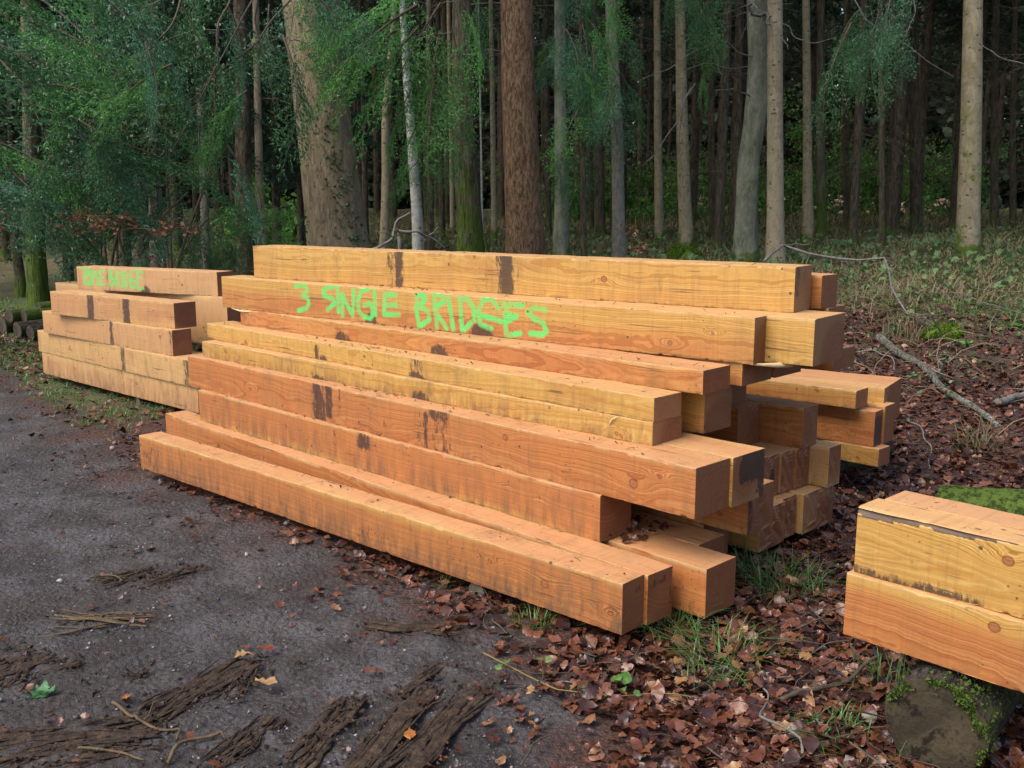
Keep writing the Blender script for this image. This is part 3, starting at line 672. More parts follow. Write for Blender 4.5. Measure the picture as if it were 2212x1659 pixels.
def scatter(tmpl, pos, size, r, tilt=.3):
    Vs, Fs, A, S = [], [], [], []; n0 = 0; which = r.integers(0, len(tmpl), len(pos))
    for k, (V, Fc) in enumerate(tmpl):
        sel = np.where(which == k)[0]
        if not len(sel): continue
        M = rot_batch(r, len(sel), tilt)
        W = np.einsum('nij,vj->nvi', M, V) * size[sel][:, None, None] + pos[sel][:, None, :]
        lift = np.minimum(0, (W[:, :, 2] - pos[sel][:, None, 2]).min(1)); W[:, :, 2] -= lift[:, None] * .8
        Vs.append(W.reshape(-1, 3)); nv = len(V)
        Fs.append((Fc[None] + (np.arange(len(sel)) * nv)[:, None, None] + n0).reshape(-1, 3)); n0 += len(sel) * nv
        A.append(np.repeat(r.uniform(0, 1, len(sel)), nv))
    return np.vstack(Vs), np.vstack(Fs), np.concatenate(A)
# ------------------------------------------------------------------ logs, bearers
def log(name, label, p0, p1, r0, r1, mat, cat="log", ns=20, nr=26, seed=1, group=None, endmat=None, ell=1.0):
    """a felled log lying from p0 to p1 (world xyz of its axis)"""
    p0, p1 = np.array(p0, float), np.array(p1, float); L = np.linalg.norm(p1 - p0)
    r = np.random.default_rng(seed)
    xs_ = np.linspace(0, L, nr); a = np.arange(ns) * 2 * math.pi / ns
    XX, AA = np.meshgrid(xs_, a, indexing='ij')
    rad = (r0 + (r1 - r0) * XX / L) * (1 + .022 * np.sin(3 * AA + r.uniform(0, 6)) + .018 * np.sin(5 * AA + XX * 3) + .018 * np.sin(XX * 9 + AA * 2) + .008 * r.normal(size=XX.shape))
    V = np.stack([XX, np.cos(AA) * rad, np.sin(AA) * rad * ell], -1).reshape(-1, 3)
    i, j = np.meshgrid(np.arange(nr - 1), np.arange(ns), indexing='ij'); j2 = (j + 1) % ns
    Q = np.stack([i * ns + j, i * ns + j2, (i + 1) * ns + j2, (i + 1) * ns + j], -1).reshape(-1, 4)
    acc = Acc(); acc.add(V, Q)
    o = acc.build(name, mat, smooth=True)
    d = (p1 - p0) / L
    o.location = p0; o.rotation_euler = (0, -math.asin(d[2]), math.atan2(d[1], d[0]))
    tag(o, label, cat, group)
    for e, s in ((0, -1), (nr - 1, 1)):
        ring = V[e * ns:(e + 1) * ns]; c = ring.mean(0)
        rr = [ring + 0, c + (ring - c) * .93 + (s * .002, 0, 0)]
        for f in (.7, .45, .2): rr.append(c + (ring - c) * f + np.array((s * .003, 0, 0)))
        VV = np.vstack(rr + [c[None]]); FF = []
        for q in range(len(rr) - 1):
            jj = np.arange(ns); FF.append(np.stack([q * ns + jj, q * ns + (jj + 1) % ns, (q + 1) * ns + (jj + 1) % ns, (q + 1) * ns + jj], -1))
        jj = np.arange(ns); b = (len(rr) - 1) * ns
        T = np.stack([b + jj, b + (jj + 1) % ns, np.full(ns, len(VV) - 1)], -1)
        QQ = np.vstack(FF); FT = np.vstack([QQ[:, [0, 1, 2]], QQ[:, [0, 2, 3]], T])
        if s < 0: FT = FT[:, ::-1]
        mesh_np("cut_end", VV, FT, endmat or CUT, parent=o, smooth=True)
    return o
def cut_material(name, c1, c2, mossy=.0):
    t = NT(name); P = t.obj(); sep = t.n("SeparateXYZ"); t.set(sep.inputs[0], P)
    r = t.math('SQRT', t.math('ADD', t.math('POWER', sep.outputs[1], 2.0), t.math('POWER', sep.outputs[2], 2.0)))
    rg = t.noise(None, 1, 2, .6, dim='1D', w=t.math('MULTIPLY', t.math('ADD', r, t.math('MULTIPLY', t.noise(P, 5, 2), .02)), 120.0))
    c = t.mix(t.math('MULTIPLY', t.step(t.math('ADD', t.math('MULTIPLY', rg, .08), t.math('MULTIPLY', t.noise(P, 7, 5, .7), .92)), .38, .62), .9), c1, c2)
    n = t.noise(P, 14, 5, .75)
    c = t.mix(t.step(n, .50, .62), c, tuple(v * .45 for v in c1))
    n2 = t.noise(P, 34, 4, .75)
    ang = t.math('ADD', t.math('MULTIPLY', sep.outputs[2], 1.0), t.math('MULTIPLY', sep.outputs[1], -.9))
    rim = t.math('MULTIPLY', t.step(r, .085, .125), t.step(ang, .02, .08))
    c = t.mix(t.math('MULTIPLY', t.step(t.math('ADD', n2, t.math('MULTIPLY', rim, .17)), .64, .72), 1.0 if mossy else 0.0), c, t.mix(n2, (.03, .06, .008), (.09, .14, .02)))
    return t.fin(c, .85, t.bump(t.math('ADD', t.math('MULTIPLY', rg, .06), n), .7, .012), .2)
CUT = cut_material("old_cut_end", (.05, .04, .032), (.10, .08, .06))
CUTM = cut_material("rotten_mossy_end", (.030, .024, .015), (.080, .063, .038), 0)
CUTL = cut_material("weathered_cut_end", (.09, .075, .06), (.17, .14, .11))
lc = np.array((*(at(2020, 1572, .14)), .14)); ld = np.array((.62, .785, 0))
LG = log("log", "dark rotten log carrying the right foreground beams, its cut end rimmed with green moss", lc, lc + ld * .78, .146, .150, B_LOG, seed=4, ns=40, endmat=CUTM)
def log_moss(o, r0, seed):
    r = np.random.default_rng(seed); n = 2600; a = r.normal(R(138), .50, n); a = np.where(r.uniform(0, 1, n) > .92, r.normal(R(45), .25, n), a)
    rr = r0 * (1.0 - np.abs(r.normal(0, .10, n))); cl = np.sin(a * 9 + 1) + np.sin(rr * 90 + a * 4) > -.35; a, rr = a[cl], rr[cl]; n = len(a)
    # rim of the cut end (x just in front of it) and a skin along the log's shoulder
    on = r.uniform(0, 1, n) > .35; X = np.where(on, r.uniform(-.012, .0, n), r.uniform(.0, .5, n)); q = np.where(on, rr, r0 * 1.04)
    P = np.stack([X, -np.cos(a) * -q, np.sin(a) * q], -1); P = P[(np.sin(a) > -.55)]
    T = np.array([(-.5, 0, 0), (.5, 0, 0), (0, .2, .9), (0, -.5, .2)]); Tf = np.array([(0, 1, 2), (0, 3, 1)])
    V, Fc, A = scatter([(T, Tf)], P, r.uniform(.005, .014, len(P)), r, 1.2); acc = Acc(); acc.add(V, Fc); acc.build("moss", simple("rim_moss", [(.3, (.030, .055, .008)), (.6, (.075, .12, .018)), (.8, (.14, .18, .04))], 30, .95, .3), o)
log_moss(LG, .146, 3)
mc0 = np.array((*at(2030, 1090, .24), .21)); mc1 = np.array((*at(2330, 1140, .24), .23))
log("log", "thick log covered with bright yellow-green moss behind the right foreground beams", mc0, mc1, .12, .165, B_MOSS, seed=9, ns=28)
log("log", "short mossy log end peeping out under the middle of the lowest front beam", (*at(1030, 1286, .0), .012), (*(at(1030, 1286, 0) + np.array((.42, .42))), .012), .048, .045, B_LOG, seed=12, endmat=CUTL)
log("log", "small round log end under the far left pile at the grass edge", (*at(298, 872, .0), .018), (*(at(298, 872, 0) + np.array((.5, .4))), .018), .045, .045, B_LOG, seed=13, endmat=CUTL)
log("log", "hidden log under the lower layer of the main stack near its right end", (*nt(3.1, -2.75), .012), (*nt(4.55, -2.70), .012), .045, .045, B_LOG, seed=14)
log("log", "hidden log under the lower layer of the main stack near its left end", (*nt(3.1, -5.2), .012), (*nt(4.5, -5.1), .012), .045, .045, B_LOG, seed=15)
log("log", "hidden log carrying the small pile behind the stack", (*nt(5.2, -2.9), .10), (*nt(6.1, -2.8), .12), .10, .10, B_LOG, seed=17)
GLG = "old dark logs beyond the far left pile"
for k, (u_, v_, z, r_, L_, ln, lab) in enumerate([
        (6, 712, .10, .105, 1.7, (.62, .78), "lowest dark log at the left edge, its black round end facing the track"),
        (38, 722, .10, .10, 1.6, (.62, .78), "dark log second from the left edge, with a black hollow end"),
        (66, 728, .09, .09, 1.5, (.62, .78), "small dark log tucked against the foot of the far left pile"),
        (52, 690, .25, .085, 1.5, (.66, .75), "grey lichen-spotted log lying on top of the dark logs"),
        (84, 672, .33, .07, 1.4, (.70, .71), "thin grey log highest in the heap, behind the corner of the far left pile"),
        (20, 690, .25, .08, 1.5, (.5, .86), "grey log on top of the heap nearest the left edge")]):
    p = at(u_, v_, z); p = p * 1.03
    log("log", lab, (*p, z), (*(p + np.array(ln) * L_), z + .05), r_, r_ * .9, B_GREY if k > 2 else B_LOG, seed=30 + k, group=GLG, endmat=CUT)

def leaf_material():
    t = NT("wet_fallen_leaves"); lc_ = t.attr("lc"); P = t.obj()
    c = t.ramp(lc_, [(0, (.022, .009, .008)), (.30, (.050, .018, .012)), (.55, (.115, .037, .017)), (.76, (.155, .054, .026)), (.92, (.175, .080, .048)), (1, (.27, .14, .055))])
    c = t.mix(t.math('MULTIPLY', t.step(t.noise(P, 60, 3), .45, .7), .5), c, (.06, .022, .016))
    t.fin(c, .33, t.bump(t.noise(P, 110, 3), .3, .003), .5)
    return t.m
LEAFM = leaf_material()
tm = [leaf_template('oak', rng) for _ in range(9)] + [leaf_template('beech', rng) for _ in range(5)] + [leaf_template('round', rng) for _ in range(3)]
def sample(n, ymin, ymax, accept, r, power=1.6):
    """points on the ground inside the view wedge, denser near"""
    y = ymin + (ymax - ymin) * r.uniform(0, 1, n) ** power
    x = (r.uniform(-.60, .60, n)) * (y + 1.2)
    k = accept(x, y) > r.uniform(0, 1, n); return x[k], y[k]
def leafprob(x, y):
    d = edge_d(x, y); n = (x + y) * .7071; t = (x - y) * .7071
    p = sm(-.38, .55, d + .22 * wav(x, y, 2.0, 1)) + .035 * sm(-3, 0, d)
    under = (n > 3.15) & (n < 4.5) & (t < -2.5) & (t > -9.5)
    return np.where(under, .15, p) * (1 - .75 * sm(10.5, 12.5, n))
x, y = sample(72000, 1.9, 15.5, leafprob, rng, 1.35)
sz = rng.uniform(0, 1, len(x)) ** 1.5 * .048 + .028 + .010 * rng.uniform(0, 1, len(x))
sz = sz * (1 - .3 * (edge_d(x, y) < 0))
V, Fc, A = scatter(tm, np.stack([x, y, gz(x, y) + rng.uniform(0, .018, len(x))], -1), sz, rng, .33)
lit_o = mesh_np("leaf_litter", V, Fc, LEAFM, attrs={'lc': A})
tag(lit_o, "wet brown fallen leaves covering the bank and the strip beside the stack", "leaves", kind='stuff')

# a few single leaves one can pick out on the bare track
LBR = simple("tan_leaf", [(.3, (.24, .13, .055)), (.7, (.36, .22, .10))], 40, .5, .3)
LRED = simple("red_leaf", [(.3, (.10, .02, .015)), (.7, (.22, .05, .03))], 40, .4, .3)
LORG = simple("orange_leaf", [(.3, (.24, .07, .015)), (.7, (.36, .14, .035))], 40, .5, .3)
for (u_, v_, s, m, lab) in [(575, 1482, .085, LBR, "pale tan curled leaf on the bare track in the middle of the foreground"),
                            (528, 1422, .075, LBR, "brownish tan leaf on the track, just above the pale curled leaf"),
                            (575, 1408, .07, LRED, "dark red leaf alone on the bare track"),
                            (272, 1512, .035, LORG, "small bright orange leaf near the roots in the left foreground"),
                            (1148, 1497, .06, LBR, "ragged pale yellow leaf at the edge of the leaf litter"),
                            (886, 1590, .06, LORG, "orange leaf lying on the bark strips at the bottom of the photo")]:
    r = np.random.default_rng(int(u_)); V, Fc = leaf_template('oak', r); p = at(u_, v_, .01)
    tag(mesh_np("fallen_leaf", V * s, Fc, m, loc=(p[0], p[1], .022), rz=r.uniform(0, 6)), lab, "leaf", "single leaves on the track")

# pebbles and crumbs pressed into the track
def track_p(x, y): return (1 - sm(-.3, .5, edge_d(x, y))) * (.35 + .65 * (wav(x, y, 1.5, 8) > -.3))
x, y = sample(36000, 1.9, 10, track_p, rng, 1.25)
oc = np.array([(1, 0, 0), (-1, 0, 0), (0, 1, 0), (0, -1, 0), (0, 0, 1), (0, 0, -1.0), (.6, .6, .5), (-.6, .6, .45)])
of = np.array([(0, 2, 4), (2, 1, 4), (1, 3, 4), (3, 0, 4), (2, 0, 5), (1, 2, 5), (3, 1, 5), (0, 3, 5)])
tp = []
for _ in range(6):
    V = oc[:6] * rng.uniform(.6, 1.2, (6, 3)) * (1, 1, .5); tp.append((V, of))
V, Fc, A = scatter(tp, np.stack([x, y, gz(x, y) - .001], -1), (rng.uniform(0, 1, len(x)) ** 2 * .0075 + .0016) * (1 + (rng.uniform(0, 1, len(x)) > .98) * 1.2), rng, .4)
t = NT("gravel_stones"); c = t.ramp(t.attr("lc"), [(0, (.035, .028, .026)), (.5, (.070, .062, .062)), (.85, (.15, .14, .15)), (1, (.34, .32, .33))])
GRAV = t.fin(c, .5, None, .5)
tag(mesh_np("gravel", V, Fc, GRAV, attrs={'lc': A}), "small wet stones and grit pressed into the bare track", "gravel", kind='stuff')

def twig_t(r):
    P = np.stack([np.linspace(-.5, .5, 6), .05 * r.normal(size=6).cumsum(), .02 + .03 * np.abs(r.normal(size=6))], -1); return tube(P, np.linspace(.016, .007, 6), 3, False)
x, y = sample(5200, 2.0, 14, lambda a, b: leafprob(a, b) * .9, rng, 1.2)
V, Fc, A = scatter([twig_t(rng) for _ in range(8)], np.stack([x, y, gz(x, y) + .018], -1), rng.uniform(.05, .26, len(x)), rng, .18)
tag(mesh_np("twig_litter", V, Fc, [TWIG]), "small broken twigs strewn through the fallen leaves", "twigs", kind='stuff')
def strawp(x, y):
    n = (x + y) * .7071; return sm(6.2, 8.6, n) * (wav(x, y, 1.6, 4) > -.2) * (1 - .5 * sm(12, 14, n)) * .8
x, y = sample(12000, 5.5, 30, strawp, rng, 1.0)
Vs_, Fs_ = tube(np.array([(-.5, 0, 0), (-.2, .03, .16), (.15, 0, .20), (.5, -.05, .08)]), np.array([.010, .009, .008, .004]), 3, False)
V, Fc, A = scatter([(Vs_, Fs_)], np.stack([x, y, gz(x, y) + .01], -1), rng.uniform(.10, .42, len(x)) * (1 + .03 * y), rng, .34)
tag(mesh_np("dead_stalks", V, Fc, [simple("straw_stalks", [(.3, (.11, .085, .055)), (.7, (.26, .20, .125))], 3)]), "thin dead bracken stalks and straw lying over the bank", "stalks", kind='stuff')
x, y = sample(7000, 6.5, 15, lambda a, b: strawp(a, b) * (wav(a, b, 1.1, 7) > .1), rng, 1.0)
V, Fc, A = scatter([leaf_template('beech', rng) for _ in range(3)], np.stack([x, y, gz(x, y) + rng.uniform(.02, .09, len(x))], -1), rng.uniform(.025, .055, len(x)), rng, .7)
tag(mesh_np("bank_greenery", V, Fc, [FERN]), "small green bramble and moss leaves dotted over the bank", "undergrowth", kind='stuff')

# ------------------------------------------------------------------ sticks, bark strips, roots
def wiggle(P, seed, n=24, amp=.02):
    P = np.asarray(P, float); r = np.random.default_rng(seed)
    s = np.concatenate([[0], np.cumsum(np.linalg.norm(np.diff(P, axis=0), axis=1))]); t_ = np.linspace(0, s[-1], n)
    Q = np.stack([np.interp(t_, s, P[:, k]) for k in range(3)], -1)
    ph = r.uniform(0, 6, (3, 3)); fr = r.uniform(2, 8, (3, 3)) / max(s[-1], .3)
    for k in range(3):
        for q in range(3): Q[:, k] += amp * np.sin(t_ * fr[k, q] * 2 + ph[k, q]) * (.6 if k == 2 else 1) / (q + 1)
    return Q
def stick(name, label, pts, r0, r1, mat, cat="stick", group=None, seed=0, amp=.012, forks=(), ns=7):
    """pts: sighted (u, v, height above ground) along the stick"""
    P = []
    for q in pts:
        z = 0.0
        for _ in range(12):
            p = at(q[0], q[1], z); z = gzf(*p) + q[2]
        P.append((*p, z))
    W = wiggle(P, seed, 28, amp); acc = Acc(); o0 = W[0].copy()
    acc.add(*tube(W - o0, np.linspace(r0, r1, len(W)) * (1 + .12 * np.sin(np.arange(len(W)) * 2.1)), ns))
    for k, (i_, vec, rr) in enumerate(forks):
        b = W[i_] - o0; acc.add(*tube(wiggle([b, b + np.array(vec) * .5, b + np.array(vec)], seed + k + 9, 12, amp), np.linspace(rr, rr * .4, 12), 5))
    o = acc.build(name, mat, loc=tuple(o0), smooth=True); return tag(o, label, cat, group)
GS = "loose sticks on the leaf litter"
stick("stick", "long dark stick sloping up to the right below the right foreground beams", [(1612, 1532, .01), (1760, 1495, .03), (1900, 1425, .05)], .011, .007, TWIG, seed=1, group=GS)
stick("stick", "thin brown stick running from the grass to the corner of the right foreground beams", [(1690, 1372, .02), (1765, 1335, .05), (1832, 1310, .10)], .004, .003, TWIG, seed=2, group=GS)
stick("stick", "thin dark stick left of the grass tuft at the right end of the front beams", [(1530, 1352, .015), (1590, 1368, .02), (1655, 1392, .01)], .005, .003, TWIG, seed=3, group=GS)
stick("stick", "greyish upright twig among the leaves at the lower right, bending over", [(1745, 1655, .01), (1722, 1600, .03), (1655, 1555, .06), (1648, 1480, .02)], .005, .003, TWIGP, seed=4, group=GS)
stick("trailing_bramble", "long thin trailing stem with round green leaves crossing the litter in the foreground", [(1050, 1415, .02), (1130, 1455, .03), (1210, 1490, .03), (1310, 1500, .03), (1420, 1503, .03), (1560, 1515, .01)], .0028, .002, simple("green_stem", [(.3, (.13, .11, .03)), (.7, (.24, .16, .06))], 9), "stem", seed=5, amp=.008)
stick("stick", "short pinkish twig pointing down to the bramble stem left of the front beam's end", [(1060, 1335, .01), (1110, 1370, .025), (1145, 1408, .01)], .0035, .0025, TWIG, seed=6, group=GS)
stick("stick", "straight tan twig flat on the track at the bottom centre", [(1205, 1477, .008), (1280, 1490, .012), (1320, 1498, .008)], .0026, .002, TWIGP, seed=7, group=GS)
for k, (u_, v_, s) in enumerate([(1330, 1470, .045), (1352, 1466, .05), (1345, 1490, .028), (1078, 1443, .028), (1092, 1432, .03), (1378, 1500, .026), (1165, 1430, .026), (1185, 1428, .03), (1255, 1485, .026)]):
    r = np.random.default_rng(70 + k); V, Fc = leaf_template('round', r); p = at(u_, v_, .035)
    M = rot_batch(r, 1, .35)[0]; V = V @ M.T
    tag(mesh_np("green_leaf", V * s * 1.25, Fc, GRASS if k > 1 else LEAFG, loc=(p[0], p[1], .04)), ["larger round green leaf of the pair above the trailing stem", "second large round green leaf, right of its twin above the stem",
        "bright green leaf just under the large pair on the trailing stem", "left green leaf near the upper bend of the trailing stem", "green leaf right of the upper bend of the trailing stem",
        "last green leaf to the right on the trailing stem", "yellow-green leaf left of a pair above the stem's bend", "yellow-green leaf right of a pair above the stem's bend", "small pointed green leaf midway on the trailing stem"][k], "leaf", "green leaves by the trailing stem")
# dead branches on the bank
GBR = "dead branches lying on the bank"
stick("fallen_branch", "grey dead branch arching over the bank behind the top right of the stack", [(1650, 553, .55), (1695, 545, .60), (1745, 574, .50), (1850, 566, .50), (1908, 562, .50), (1925, 580, .48), (1975, 620, .42), (2015, 665, .28), (2045, 730, .05)],
      .017, .006, TWIGP, "branch", GBR, seed=11, amp=.018, forks=[(9, (.35, .1, -.12), .008), (5, (.3, -.3, .05), .007), (16, (.1, .2, .12), .006), (24, (.15, -.1, -.1), .004)])
stick("fallen_branch", "thick mossy lichen-patched branch lying down the bank on the right", [(1895, 725, .05), (1935, 750, .06), (2000, 800, .05), (2040, 840, .06), (2100, 878, .04), (2160, 925, .02)],
      .040, .020, bark_material("lichen_bark", (.09, .085, .06), (.19, .185, .15), (.38, .38, .34), moss=.06, mtop=.01, vs=(9, 9, 9)), "branch", GBR, seed=12, amp=.02, forks=[(16, (.10, .05, .16), .02)], ns=10)
stick("fallen_branch", "short pale lichen branch cut off by the right edge of the photo", [(2160, 870, .04), (2190, 858, .05), (2260, 835, .05)], .030, .022, TWIGP, "branch", GBR, seed=13)
stick("fallen_branch", "long thin brown stalk lying along the bank near the right edge", [(1960, 640, .05), (2060, 632, .10), (2150, 650, .12), (2240, 690, .06)], .007, .004, TWIGP, "branch", GBR, seed=14)
stick("fallen_branch", "curved thin white twig below the mossy branch on the bank", [(1965, 905, .03), (1995, 930, .08), (2012, 980, .04), (2005, 1010, .02)], .006, .003, TWIGP, "branch", GBR, seed=15)
stick("fallen_branch", "forked grey twig under the mossy branch's upper end, beside the stack", [(1850, 740, .03), (1890, 748, .08), (1925, 770, .08), (1935, 800, .03)], .008, .004, TWIGP, "branch", GBR, seed=16, forks=[(8, (.1, -.2, .03), .004)])
stick("fallen_branch", "thin reddish rod crossing the leaves toward the right edge below the moss clump", [(2010, 690, .05), (2100, 668, .10), (2200, 650, .10)], .006, .004, TWIG, "branch", GBR, seed=17)
def snag(): # pale forked branch standing behind the top beam
    p = at_y(862, 512, 8.2); W = lambda *a: np.array([at_y(u_, v_, y_) for u_, v_, y_ in a]) - p
    acc = Acc()
    for pts, a, b in [([(800, 540, 8.1), (845, 520, 8.1), (858, 478, 8.2), (888, 458, 8.2)], .014, .007), ([(858, 498, 8.2), (900, 502, 8.2), (925, 508, 8.3), (965, 538, 8.4)], .012, .006),
                      ([(862, 545, 8.2), (862, 520, 8.2), (862, 500, 8.2)], .012, .010), ([(850, 515, 8.1), (830, 500, 8.0), (812, 498, 8.0)], .006, .003), ([(925, 508, 8.3), (945, 492, 8.3)], .006, .003)]:
        acc.add(*tube(wiggle(W(*pts), 3, 14, .010), np.linspace(a, b, 14), 6))
    acc.add(*tube(np.array([(0, 0, 0), (0.01, 0.02, -.5), (0, 0, gzf(p[0], p[1]) - p[2])]), [.012, .014, .016], 6))
    tag(acc.build("dead_branch", TWIGP, loc=tuple(p), smooth=True), "pale forked bare branch standing up behind the topmost beam", "branch")
snag()

CR = []
BARKS = simple("bark_strip_fibre", [(.30, (.017, .010, .007)), (.52, (.040, .025, .016)), (.75, (.092, .060, .036))], 30, .8, .9, 70)
BARKT = simple("tan_fibre", [(.3, (.060, .040, .022)), (.7, (.14, .098, .052))], 30, .75, .6, 70)
def bark_strip(label, u0, v0, u1, v1, w, n=12, mat=None, seed=0, frayed=.35, thick=.007):
    """a bundle of stripped bark fibres lying flat"""
    a = np.array((*at(u0, v0, 0), 0)); b = np.array((*at(u1, v1, 0), 0)); a[2], b[2] = gzf(*a[:2]), gzf(*b[:2])
    d = b - a; L = np.linalg.norm(d); d /= L; nn = np.array((-d[1], d[0], 0)); r = np.random.default_rng(seed); acc = Acc()
    for k in range(int(n * 2.2)):
        c0 = r.uniform(0, 1); hl = r.uniform(.08, .38) if r.uniform() < .7 else .5; s0, s1 = max(-.06, c0 - hl), min(1.06, c0 + hl); off = r.normal(0, w * .42) + w * .3 * np.sin(c0 * 9 + seed); dr = r.normal(0, w * frayed)
        m = 9; s = np.linspace(s0, s1, m); kink = r.normal(0, .007, m).cumsum() * .5
        P = a + d * (s * L)[:, None] + nn * (off + dr * (s - .5) * 2 + .006 * np.sin(s * 9 + r.uniform(0, 6)) + kink)[:, None]
        P[:, 2] += r.uniform(-.003, .006) + 0.0035 * np.abs(np.sin(s * 5 + r.uniform(0, 6)))
        wd = thick * r.choice([.25, .4, .6, 1.0, 1.6]); V, Fc = tube(P, wd * np.interp(np.linspace(0, 1, m), [0, .1, .9, 1], [.5, 1, 1, .4]) * r.uniform(.7, 1.25, m), 7)
        V[:-2, 2] = np.repeat(P[:, 2], 7) + (V[:-2, 2] - np.repeat(P[:, 2], 7)) * min(1, .0038 / wd); acc.add(V, Fc)
    CR.append((a + d * (r.uniform(-.2, 1.2, n * 12) * L)[:, None] + nn * (r.normal(0, w * 1.3, n * 12))[:, None]))
    W = np.vstack(acc.V); acc.V = [v - a for v in acc.V]
    o = acc.build("bark_strip", mat or BARKS, loc=tuple(a)); return tag(o, label, "bark", "strips of bark on the track")
bark_strip("flat dark slab of bark in the upper middle of the bare track", 318, 1268, 412, 1232, .055, 14, seed=1)
bark_strip("light fibrous fan of bark on the left of the track", 128, 1345, 330, 1338, .055, 8, BARKT, 2, .9, .0045)
bark_strip("dark bark chunk cut off by the left edge of the photo", -30, 1480, 75, 1420, .11, 26, seed=3, thick=.011)
bark_strip("long hairy bark roll pointing up to the right above the pale roots", 335, 1545, 520, 1435, .060, 26, seed=4, thick=.010)
bark_strip("short side piece of bark right of the long hairy roll", 510, 1505, 545, 1440, .03, 9, seed=5)
bark_strip("broad mat of brown bark along the bottom left corner", -20, 1640, 330, 1590, .12, 34, seed=6, thick=.009)
bark_strip("upper thin bark sliver of the group at bottom centre", 712, 1590, 780, 1512, .022, 8, seed=7)
bark_strip("long straight bark plank leftmost in the bottom centre group", 640, 1655, 765, 1520, .035, 14, seed=8, thick=.009)
bark_strip("central thick bark plank of the bottom centre group", 760, 1668, 925, 1490, .055, 22, seed=9, thick=.012)
bark_strip("right-hand bark plank of the bottom centre group, nearest the leaves", 850, 1670, 1030, 1490, .05, 20, seed=10, thick=.011)
bark_strip("small bark splinters above the bottom centre group", 870, 1505, 945, 1445, .025, 8, seed=11)
bark_strip("dull bark plank among the leaves at the edge of the litter", 800, 1352, 1000, 1366, .045, 14, seed=12, thick=.010)
bark_strip("brown crumbled bark patch left of the flat dark slab", 218, 1262, 330, 1240, .05, 10, seed=13)
bark_strip("small dark bark curl below the long hairy roll", 270, 1470, 315, 1450, .02, 6, seed=14)
bark_strip("bark shreds at the bottom edge right of the mat of brown bark", 470, 1650, 600, 1560, .06, 14, seed=15)
stick("root", "pale tan root snaking from the bark roll toward the bottom left", [(255, 1520, .01), (300, 1560, .02), (370, 1572, .02), (395, 1600, .015)], .006, .004, BARKT, "root", "tan roots on the track", seed=21, amp=.012, forks=[(14, (.03, .08, .02), .004)])
stick("root", "curved tan root right of the snaking pale root", [(350, 1640, .01), (420, 1600, .02), (470, 1580, .03), (515, 1592, .01)], .007, .004, BARKT, "root", "tan roots on the track", seed=22, amp=.012)
stick("root", "thin tan root lying in the bottom left corner", [(180, 1620, .01), (260, 1628, .02), (330, 1640, .01)], .005, .003, BARKT, "root", "tan roots on the track", seed=23, amp=.012)
stick("root", "tiny forked tan twig above the light fibrous fan", [(218, 1240, .01), (262, 1252, .015), (290, 1240, .01)], .004, .002, BARKT, "root", "tan roots on the track", seed=24, amp=.008)

T = np.array([(-.5, -.3, 0), (.6, -.2, .12), (.4, .35, 0), (-.4, .3, .15), (0, 0, .3)]); Tf = np.array([(0, 1, 4), (1, 2, 4), (2, 3, 4), (3, 0, 4)])
C = np.vstack(CR); C[:, 2] = gz(C[:, 0], C[:, 1]) + .002
V, Fc, A = scatter([(T, Tf)], C, rng.uniform(0, 1, len(C)) ** 2 * .020 + .004, rng, .5)
tag(mesh_np("bark_crumbs", V, Fc, BARKS), "dark crumbs of bark strewn round the strips on the track", "bark crumbs", kind='stuff')
# crumbs, needles and leaf scraps caught on the ledges of the stack
PL_ = []
for o, w0, n_ in ((A_, .13, 60), (B_, .14, 70), (C_, .05, 150), (D_, .10, 170), (E2, .08, 130), (F_, .09, 120), (G_, .12, 90), (I_, .19, 24)):
    L_ = max(v.co.x for v in o.data.vertices); h_ = max(v.co.z for v in o.data.vertices); a = o.rotation_euler.z
    x_ = rng.uniform(.02, L_ - .02, n_); x_ = np.where(rng.uniform(0, 1, n_) < .5, x_, np.clip(rng.normal(L_ * .45, L_ * .08, n_), .02, L_ - .02)); y_ = np.clip(w0 - np.abs(rng.normal(0, w0 * .35, n_)), .004, w0)
    PL_.append(np.stack([o.location.x + x_ * math.cos(a) - y_ * math.sin(a), o.location.y + x_ * math.sin(a) + y_ * math.cos(a), np.full(n_, o.location.z + h_ + .001)], -1))
C = np.vstack(PL_); V, Fc, A = scatter([(T, Tf), (T * (2.4, .35, .5), Tf)], C, rng.uniform(0, 1, len(C)) ** 2.2 * .014 + .003, rng, .3)
tag(mesh_np("ledge_crumbs", V, Fc, BARKS), "dark crumbs and needles caught on the ledges of the main stack", "bark crumbs", kind='stuff')
# wet leaves fallen into the hollow on the set-back ends
n_ = 150; P_ = np.stack([rng.uniform(-.95, -.38, n_), rng.uniform(.0, .32, n_)], -1); o0_ = np.array((.744, 3.706)); dd2 = np.array((.7071, -.7071)); nn2 = np.array((.7071, .7071))
W_ = o0_ + P_[:, :1] * dd2 + P_[:, 1:] * nn2; V, Fc, A = scatter(tm, np.stack([W_[:, 0], W_[:, 1], np.full(n_, .258) + rng.uniform(0, .02, n_)], -1), rng.uniform(.02, .055, n_), rng, .5)
tag(mesh_np("caught_leaves", V, Fc, LEAFM, attrs={'lc': A * .5}), "dark wet leaves caught on the low beams in the stack's hollow", "leaves", kind='stuff')
